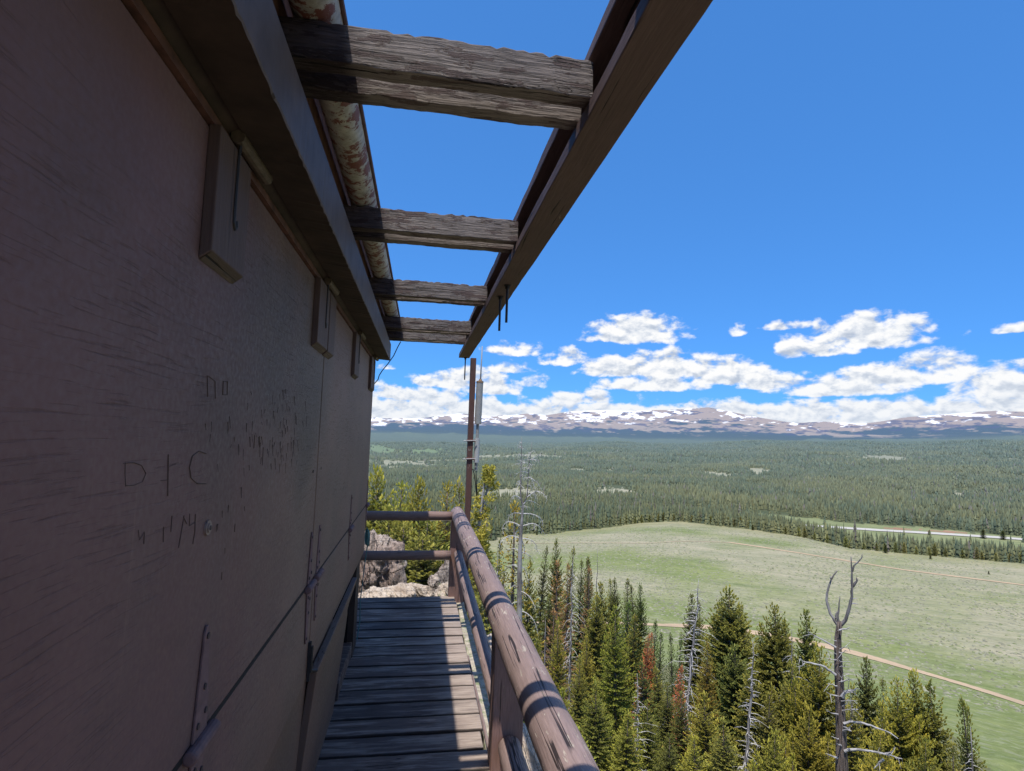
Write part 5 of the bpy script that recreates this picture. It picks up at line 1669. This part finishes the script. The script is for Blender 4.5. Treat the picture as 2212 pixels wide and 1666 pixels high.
STUBS = [([(790, 760), (830, 755), (855, 742)], .028), ([(765, 870), (700, 830), (640, 800), (588, 774)], .030), ([(790, 880), (820, 872), (845, 870)], .016), ([(770, 828), (740, 822)], .014), ([(785, 905), (812, 902), (832, 892)], .018), ([(770, 915), (748, 908)], .018),
         ([(775, 950), (740, 946), (718, 944)], .014), ([(785, 962), (820, 962), (850, 958)], .016), ([(790, 995), (825, 996), (858, 994)], .014), ([(765, 1045), (730, 1022), (690, 995), (640, 978), (580, 968), (552, 962), (536, 942)], .036), ([(565, 975), (545, 994), (520, 992)], .018),
         ([(800, 1090), (830, 1080), (868, 1076)], .022), ([(775, 1120), (740, 1108), (714, 1102)], .020), ([(800, 1100), (806, 1060), (815, 1025)], .014), ([(845, 1130), (852, 1080), (848, 1040)], .010), ([(800, 1180), (835, 1152), (880, 1145), (902, 1135)], .042), ([(812, 1200), (830, 1160), (870, 1156)], .026),
         ([(770, 1182), (735, 1175), (705, 1155)], .022), ([(800, 1214), (850, 1214), (904, 1214)], .018), ([(805, 1275), (850, 1272), (908, 1270)], .017), ([(780, 1300), (740, 1292), (706, 1278)], .020), ([(808, 1250), (835, 1235), (840, 1218)], .014),
         ([(815, 1360), (860, 1350), (920, 1352), (980, 1368), (1040, 1390), (1110, 1420), (1166, 1458)], .040), ([(815, 1385), (850, 1390), (872, 1368)], .022), ([(815, 1405), (845, 1400), (865, 1410)], .034), ([(785, 1462), (760, 1455), (735, 1440)], .020), ([(800, 1500), (785, 1495), (772, 1492)], .026),
         ([(820, 1540), (880, 1526), (950, 1532), (1020, 1540), (1080, 1555), (1140, 1570), (1190, 1590)], .040), ([(1080, 1555), (1115, 1552), (1138, 1530)], .022), ([(1070, 1590), (1040, 1620), (1010, 1650)], .034), ([(775, 1585), (735, 1570), (700, 1550)], .028), ([(860, 1140), (862, 1240), (870, 1300)], .009), ([(905, 1110), (925, 1085), (950, 1050)], .010)]
for pl, r0, mt, dd in FORK:
    q = np.array(pl, float)
    tt = np.linspace(0, len(pl) - 1, len(pl) * 2)
    pts = [SP(np.interp(t, range(len(pl)), q[:, 0]) + rnd.uniform(-2.5, 2.5), np.interp(t, range(len(pl)), q[:, 1]), dd * t / len(pl)) for t in tt]
    MB().tube(pts, [r0 * (1 - .70 * i / (len(pts) - 1)) for i in range(len(pts))], 9, wob=.16, rg=rnd).build('limb', mt, sn, smooth=True)
g = np.random.default_rng(15)
for pl, r0 in STUBS:
    dd = g.uniform(-.35, .1)
    q = np.array(pl, float)
    tt = np.linspace(0, len(pl) - 1, len(pl) * 2)
    pts = [SP(np.interp(t, range(len(pl)), q[:, 0]), np.interp(t, range(len(pl)), q[:, 1]) + g.normal(0, 2.2), -.10 + dd * t / len(pl)) for t in tt]
    bb = MB().tube(pts, [r0 * .66 * (1 - .72 * i / (len(pts) - 1)) for i in range(len(pts))], 7, wob=.22, rg=rnd)
    for i in range(2, len(pts)):
        if g.random() < .45:
            e = pts[i] + np.array([g.normal(0, .07), g.normal(0, .07), g.normal(0, .08)])
            bb.tube([pts[i], e], [.008, .003], 4)
    bb.build('branch', 'grey_twig', sn, smooth=False)


# ------------------------------------------------------------------ rocks at the end of the walkway
m, k = material('pink_rock')
n1 = k.noise(k.pos, 2.2, 8, .68, .4)
n2 = k.noise(k.pos, 11, 6, .7)
vo = k.new('ShaderNodeTexVoronoi', feature='DISTANCE_TO_EDGE')
k.l.new(k.vm('ADD', k.pos, k.scale(k.noise(k.pos, 3, 4, .6, 0, 1), (.5, .5, .5))), vo.inputs['Vector'])
vo.inputs['Scale'].default_value = 2.4
cr_ = k.ramp(vo.outputs['Distance'], [(.0, 1), (.035, 0)])
c = k.mix(k.ramp(n1, [(.34, 0), (.64, 1)]), (.27, .19, .155), (.50, .43, .37))
c = k.mix(k.ramp(n2, [(.40, 1), (.52, 0)]), c, (.13, .105, .09))
c = k.mix(k.ramp(k.noise(k.pos, 1.6, 5, .7), [(.62, 0), (.72, 1)]), c, (.33, .17, .12))
c = k.mix(k.ramp(k.noise(k.pos, 4.2, 5, .7), [(.62, 0), (.70, 1)]), c, (.13, .16, .06))
c = k.mix(k.m('MULTIPLY', cr_, .7), c, (.07, .055, .045))
finish(k, c, .9, k.m('ADD', n1, k.m('ADD', k.m('MULTIPLY', n2, .5), k.m('MULTIPLY', cr_, -.6))), 1., .06, .15)
M['pink_rock'] = m
m, k = material('pale_rock')
n1 = k.noise(k.pos, 3.5, 8, .7, .3)
n2 = k.noise(k.pos, 16, 6, .7)
c = k.mix(k.ramp(n1, [(.36, 0), (.62, 1)]), (.40, .31, .235), (.66, .56, .45))
c = k.mix(k.ramp(n2, [(.36, 1), (.48, 0)]), c, (.17, .14, .12))
c = k.mix(k.ramp(k.noise(k.pos, 2.8, 5, .7), [(.60, 0), (.68, 1)]), c, (.16, .19, .07))
finish(k, c, .9, k.m('ADD', n1, k.m('MULTIPLY', n2, .6)), 1., .04, .15)
M['pale_rock'] = m


def boulder(label, x, y, z0, sx, sy, sz, seed, mat, res=4, rough=.35):
    import bmesh
    g = np.random.default_rng(seed)
    bm = bmesh.new()
    bmesh.ops.create_icosphere(bm, subdivisions=res + 1, radius=1)
    P = np.array([v.co[:] for v in bm.verts])
    pl = [unit(g.normal(0, 1, 3)) for _ in range(16)]
    rr = np.ones(len(P))
    for d in pl:          # flat faces broken off a block
        lim = g.uniform(.62, .88)
        q = P @ d
        rr = np.minimum(rr, np.where(q > 1e-3, lim / np.maximum(q, 1e-3), 9))
    n = fbm(P[:, 0] * 2.1 + P[:, 2] * 1.3 + seed, P[:, 1] * 2.1 - P[:, 2] * 1.1, 6, seed, .6) - .5
    n2 = fbm(P[:, 0] * 5 + P[:, 2] * 4 + seed, P[:, 1] * 5 - P[:, 2] * 3, 4, seed + 3, .6, True) - .6
    rr = rr * (1 + n * rough * 1.5 + n2 * rough * .6)
    for v, r_ in zip(bm.verts, rr):
        v.co = (v.co.x * r_ * sx, v.co.y * r_ * sy, v.co.z * r_ * sz)
    me = bpy.data.meshes.new('boulder')
    bm.to_mesh(me)
    bm.free()
    me.polygons.foreach_set('use_smooth', [True] * len(me.polygons))
    me.materials.append(M[mat])
    o = bpy.data.objects.new('boulder', me)
    COL.objects.link(o)
    o.location = (x, y, z0)
    return tag(o, label, 'boulder')


def rock_px(label, px, py, y, wpx, hpx, seed, mat, depth=1., rough=.42, res=5):
    c = at_y(px, py, y)
    s = y / 1180
    boulder(label, c[0], c[1], c[2], wpx * s * .62, wpx * s * .62 * depth, hpx * s * .62, seed, mat, res, rough)


rock_px('big pink boulder behind the cross rails beside the cabin corner', 800, 1236, 8.3, 102, 150, 23, 'pink_rock', .9, .6)
rock_px('reddish block leaning on the right side of the big pink boulder', 858, 1258, 8.0, 28, 66, 4, 'pink_rock', .8)
rock_px('tall pinkish boulder behind the far post, below the lower cross rail', 966, 1264, 7.6, 62, 96, 7, 'pink_rock', .9)
rock_px('pale flat rock at the walkway end in front of the big pink boulder', 815, 1292, 6.9, 78, 34, 8, 'pale_rock', 1.)
rock_px('pale rock in the middle of the walkway end', 862, 1286, 6.9, 56, 38, 9, 'pale_rock', 1.)
rock_px('low pinkish rock right of the middle of the walkway end', 905, 1284, 7.1, 62, 40, 10, 'pale_rock', 1.)
rock_px('small reddish upright rock left of the tall boulder', 939, 1274, 7.1, 28, 48, 12, 'pink_rock', .9)
rock_px('pale angular rock against the foot of the far post', 968, 1288, 6.7, 44, 46, 13, 'pale_rock', 1.)
for i, (x, y, z, s, lab) in enumerate(((.86, 5.6, -.62, .36, 'pale rock below the walkway beside the far post'), (.9, 4.7, -1.0, .30, 'pale rock on the slope under the railing'))):
    boulder(lab, x, y, z, s, s * 1.2, s * .8, 30 + i, 'pale_rock')
# grass tufts among the rocks
b = MB()
gr = np.random.default_rng(4)
for i in range(900):
    if i < 620:
        c = np.array([gr.uniform(-1.0, .55), gr.uniform(5.95, 8.2), 0])
    else:
        c = np.array([gr.uniform(.5, 1.6), gr.uniform(2.6, 6.2), 0])
    c[2] = ground_at(c) - .02
    for q in range(7):
        a = gr.uniform(0, 6.28)
        h = gr.uniform(.06, .20)
        d = np.array([math.cos(a), math.sin(a), 0]) * h * gr.uniform(.2, .7)
        w = np.array([-math.sin(a), math.cos(a), 0]) * .006
        s = c + np.array([gr.normal(0, .03), gr.normal(0, .03), 0])
        b.add([s - w, s + w, s + d + [0, 0, h]], [(0, 1, 2)], [.2, .2, 1.])
o = b.build('grass', 'needles', None, colors=True, fix=False, origin=(0, 6, -.6))
o.color = (.11, .14, .035, 1)
tag(o, 'short green grass growing between the rocks at the walkway end', 'grass', None, 'stuff')

# ------------------------------------------------------------------ daylight and clouds
SUN = unit([-.185, -.30, 1.0])
el = math.asin(SUN[2])
ld = bpy.data.lights.new('sun', 'SUN')
ld.energy = 5.0
ld.angle = math.radians(.53)
ld.color = (1.0, .955, .89)
lo = bpy.data.objects.new('sun', ld)
COL.objects.link(lo)
lo.rotation_euler = Vector((-SUN[0], -SUN[1], -SUN[2])).to_track_quat('-Z', 'Y').to_euler()
lo.location = (-3, -5, 16)

wd = bpy.data.worlds.new('World')
SC.world = wd
wd.use_nodes = True
wd.cycles.sampling_method = 'MANUAL'
wd.cycles.sample_map_resolution = 256
k = NT(wd.node_tree)
bg = k.n['Background']
sky = k.new('ShaderNodeTexSky')
sky.sky_type = 'NISHITA'
sky.sun_disc = False
sky.sun_elevation = el
sky.sun_rotation = math.atan2(SUN[0], SUN[1]) % (2 * math.pi)
sky.altitude = 2800
sky.air_density = 1.0
sky.dust_density = .25
sky.ozone_density = 1.6

# density of the cumulus at a direction given in degrees (azimuth, elevation)
gt = bpy.data.node_groups.new('cloud_density', 'ShaderNodeTree')
gt.interface.new_socket('Azimuth', in_out='INPUT', socket_type='NodeSocketFloat')
gt.interface.new_socket('Elevation', in_out='INPUT', socket_type='NodeSocketFloat')
gt.interface.new_socket('Density', in_out='OUTPUT', socket_type='NodeSocketFloat')
q = NT(gt)
gi, go = q.new('NodeGroupInput'), q.new('NodeGroupOutput')
A, E_ = gi.outputs[0], gi.outputs[1]
cv = q.new('ShaderNodeCombineXYZ')
q.l.new(A, cv.inputs[0])
q.l.new(q.m('MULTIPLY', E_, 1.55), cv.inputs[1])
P = cv.outputs[0]
nz = q.noise(P, .46, 7, .56, .15)
nbig = q.noise(P, .16, 3, .5, .2)
fld = None
CLOUDS = [  # azimuth, elevation of the base line, half width, height, strength
    (22.2, 9.85, 5.3, 2.5, 1.0), (19.0, 9.75, 2.6, 1.1, .75), (42.6, 8.7, 5.0, 2.7, 1.0), (39.5, 8.0, 3.0, 1.3, .75), (36.8, 7.9, 1.6, 2.0, .72), (36.0, 10.45, 2.2, .75, .7), (31.9, 10.2, .7, 1.1, .45), (52.5, 8.95, 1.5, .6, .62), (49.3, 8.9, .5, .3, .3),
    (9.4, 8.25, 3.0, 1.25, .8), (14.8, 7.3, 2.4, 1.5, .85), (9.2, 6.35, 2.4, .95, .72), (11.9, 4.9, 1.6, 1.2, .7), (7.8, 5.8, 1.2, .6, .5), (-3.6, 6.1, 1.0, .5, .5),
    (20.0, 6.3, 4.2, 1.9, 1.0), (25.5, 6.3, 6.5, 2.3, 1.1), (31.0, 5.6, 5.0, 2.2, 1.05), (24.0, 4.9, 6.0, 1.6, .95), (34.5, 5.0, 3.0, 1.4, .8),
    (44.5, 5.3, 5.5, 1.7, 1.0), (47.5, 5.6, 3.0, 2.1, .9), (40.0, 4.4, 6.0, 1.7, .95), (52.5, 4.0, 4.5, 2.6, 1.1), (57.0, 4.5, 5.0, 3.2, 1.0), (66.0, 6, 6.0, 3.2, .9), (78.0, 8, 7.0, 3.2, .9),
    (2.0, 4.6, 3.6, 1.4, .9), (4.5, 4.7, 3.2, 1.9, .95), (7.2, 4.1, 3.4, 1.7, .95), (-3.2, 3.2, 2.6, 1.2, .85), (-5.5, 4.2, 1.6, .8, .55), (.5, 3.0, 4.5, 1.4, .95), (16.5, 3.4, 3.6, 1.3, .85), (-30., 6., 9., 3., .9), (104., 12., 32., 20., 1.0)]  # last one is an unseen bank, added to whiten light in the shade
for a, e, w, h, s in CLOUDS:
    dx = q.m('MULTIPLY', q.m('SUBTRACT', A, a), 1 / w)
    dy = q.m('SUBTRACT', E_, e + .12 * h)
    up_ = q.m('MULTIPLY', q.m('MAXIMUM', dy, 0.), 1 / h)
    dn_ = q.m('MULTIPLY', q.m('MINIMUM', dy, 0.), 1 / (.32 * h))
    d2 = q.m('ADD', q.m('MULTIPLY', dx, dx), q.m('ADD', q.m('MULTIPLY', up_, up_), q.m('MULTIPLY', dn_, dn_)))
    v = q.m('MULTIPLY', q.m('SUBTRACT', 1.0, d2), s)
    fld = v if fld is None else q.m('SMOOTH_MAX', fld, v, .12)
# the deck of cloud lying along the horizon
edge = q.m('ADD', 3.75, q.m('MULTIPLY', q.m('SUBTRACT', nbig, .5), 3.0))
edge = q.m('ADD', edge, q.m('MULTIPLY', q.smooth(A, 34, 52), .9))
deck = q.m('MULTIPLY', q.m('SUBTRACT', edge, E_), .75)
deck = q.m('MINIMUM', deck, .95)
fld = q.m('SMOOTH_MAX', q.m('MAXIMUM', fld, -1.2), deck, .15)
den = q.m('ADD', q.m('MULTIPLY', fld, .62), q.m('MULTIPLY', q.m('SUBTRACT', nz, .50), 2.1))
q.l.new(den, go.inputs[0])

tc = k.new('ShaderNodeTexCoord')
nrm = k.vm('NORMALIZE', tc.outputs['Generated'])
sx = k.new('ShaderNodeSeparateXYZ')
k.l.new(nrm, sx.inputs[0])
az_ = k.m('MULTIPLY', k.m('ARCTAN2', sx.outputs[0], sx.outputs[1]), 57.29578)
el_ = k.m('MULTIPLY', k.m('ARCSINE', sx.outputs[2]), 57.29578)


def density(da, de):
    n = k.new('ShaderNodeGroup')
    n.node_tree = gt
    k.l.new(k.m('ADD', az_, da) if da else az_, n.inputs[0])
    k.l.new(k.m('ADD', el_, de) if de else el_, n.inputs[1])
    return n.outputs[0]


d0 = density(0, 0)
cv = k.new('ShaderNodeCombineXYZ')
k.l.new(az_, cv.inputs[0])
k.l.new(k.m('MULTIPLY', el_, 1.55), cv.inputs[1])
pa = k.noise(cv.outputs[0], .46, 4, .56, .15)
pb = k.noise(k.vm('ADD', cv.outputs[0], (-.22, .75, 0)), .46, 4, .56, .15)
mask = k.smooth(d0, -.06, .40)
mask = k.m('MULTIPLY', mask, k.smooth(el_, -1.5, .5))
lit = k.m('MULTIPLY', k.m('SUBTRACT', pa, pb), 2.1)
thick = k.smooth(d0, .15, 1.0)
sh = k.m('ADD', .57, k.m('MULTIPLY', lit, 1.5))
sh = k.m('ADD', sh, k.m('MULTIPLY', k.m('SUBTRACT', .5, thick), .16), clamp=True)
cc = k.ramp(sh, [(.0, (.50, .57, .69)), (.30, (.64, .70, .80)), (.58, (.86, .89, .94)), (.80, (1.0, 1.0, 1.0))])
# a little more haze low down
hz = k.smooth(el_, 7.5, 1.0)
cc = k.mix(k.m('MULTIPLY', hz, .38), cc, (.74, .81, .91))
SKYK = .15
hsv = k.new('ShaderNodeHueSaturation')
hsv.inputs['Saturation'].default_value = 1.0
k.l.new(sky.outputs[0], hsv.inputs['Color'])
gm = k.new('ShaderNodeGamma')
k.l.new(hsv.outputs[0], gm.inputs[0])
gm.inputs[1].default_value = .45
skyc = k.mix(1., gm.outputs[0], (.52, 1.5, 3.1), 'MULTIPLY')
cloudc = k.mix(1., cc, (1 / SKYK * 1.0,) * 3, 'MULTIPLY')
# white glow around the sun, out of view, added to warm the shade
dt = k.new('ShaderNodeVectorMath', operation='DOT_PRODUCT')
k.l.new(nrm, dt.inputs[0])
dt.inputs[1].default_value = tuple(SUN)
glow = k.m('POWER', k.m('MAXIMUM', dt.outputs['Value'], 0.), 9.)
skyc = k.mix(k.m('MULTIPLY', glow, .35), skyc, (11., 10.2, 9.0))
k.l.new(k.mix(mask, skyc, cloudc), bg.inputs['Color'])
bg.inputs['Strength'].default_value = SKYK

SC.view_settings.view_transform = 'Standard'
SC.view_settings.look = 'None'
SC.view_settings.exposure = 0
SC.view_settings.gamma = 1
SC.render.engine = 'CYCLES'
SC.cycles.use_denoising = True
SC.cycles.max_bounces = 4
SC.cycles.diffuse_bounces = 3
SC.cycles.use_adaptive_sampling = True
SC.cycles.adaptive_threshold = .025
SC.cycles.caustics_reflective = False
SC.cycles.caustics_refractive = False
SC.cycles.transparent_max_bounces = 4
for o in bpy.data.objects:
    if '_org' in o:
        del o['_org']
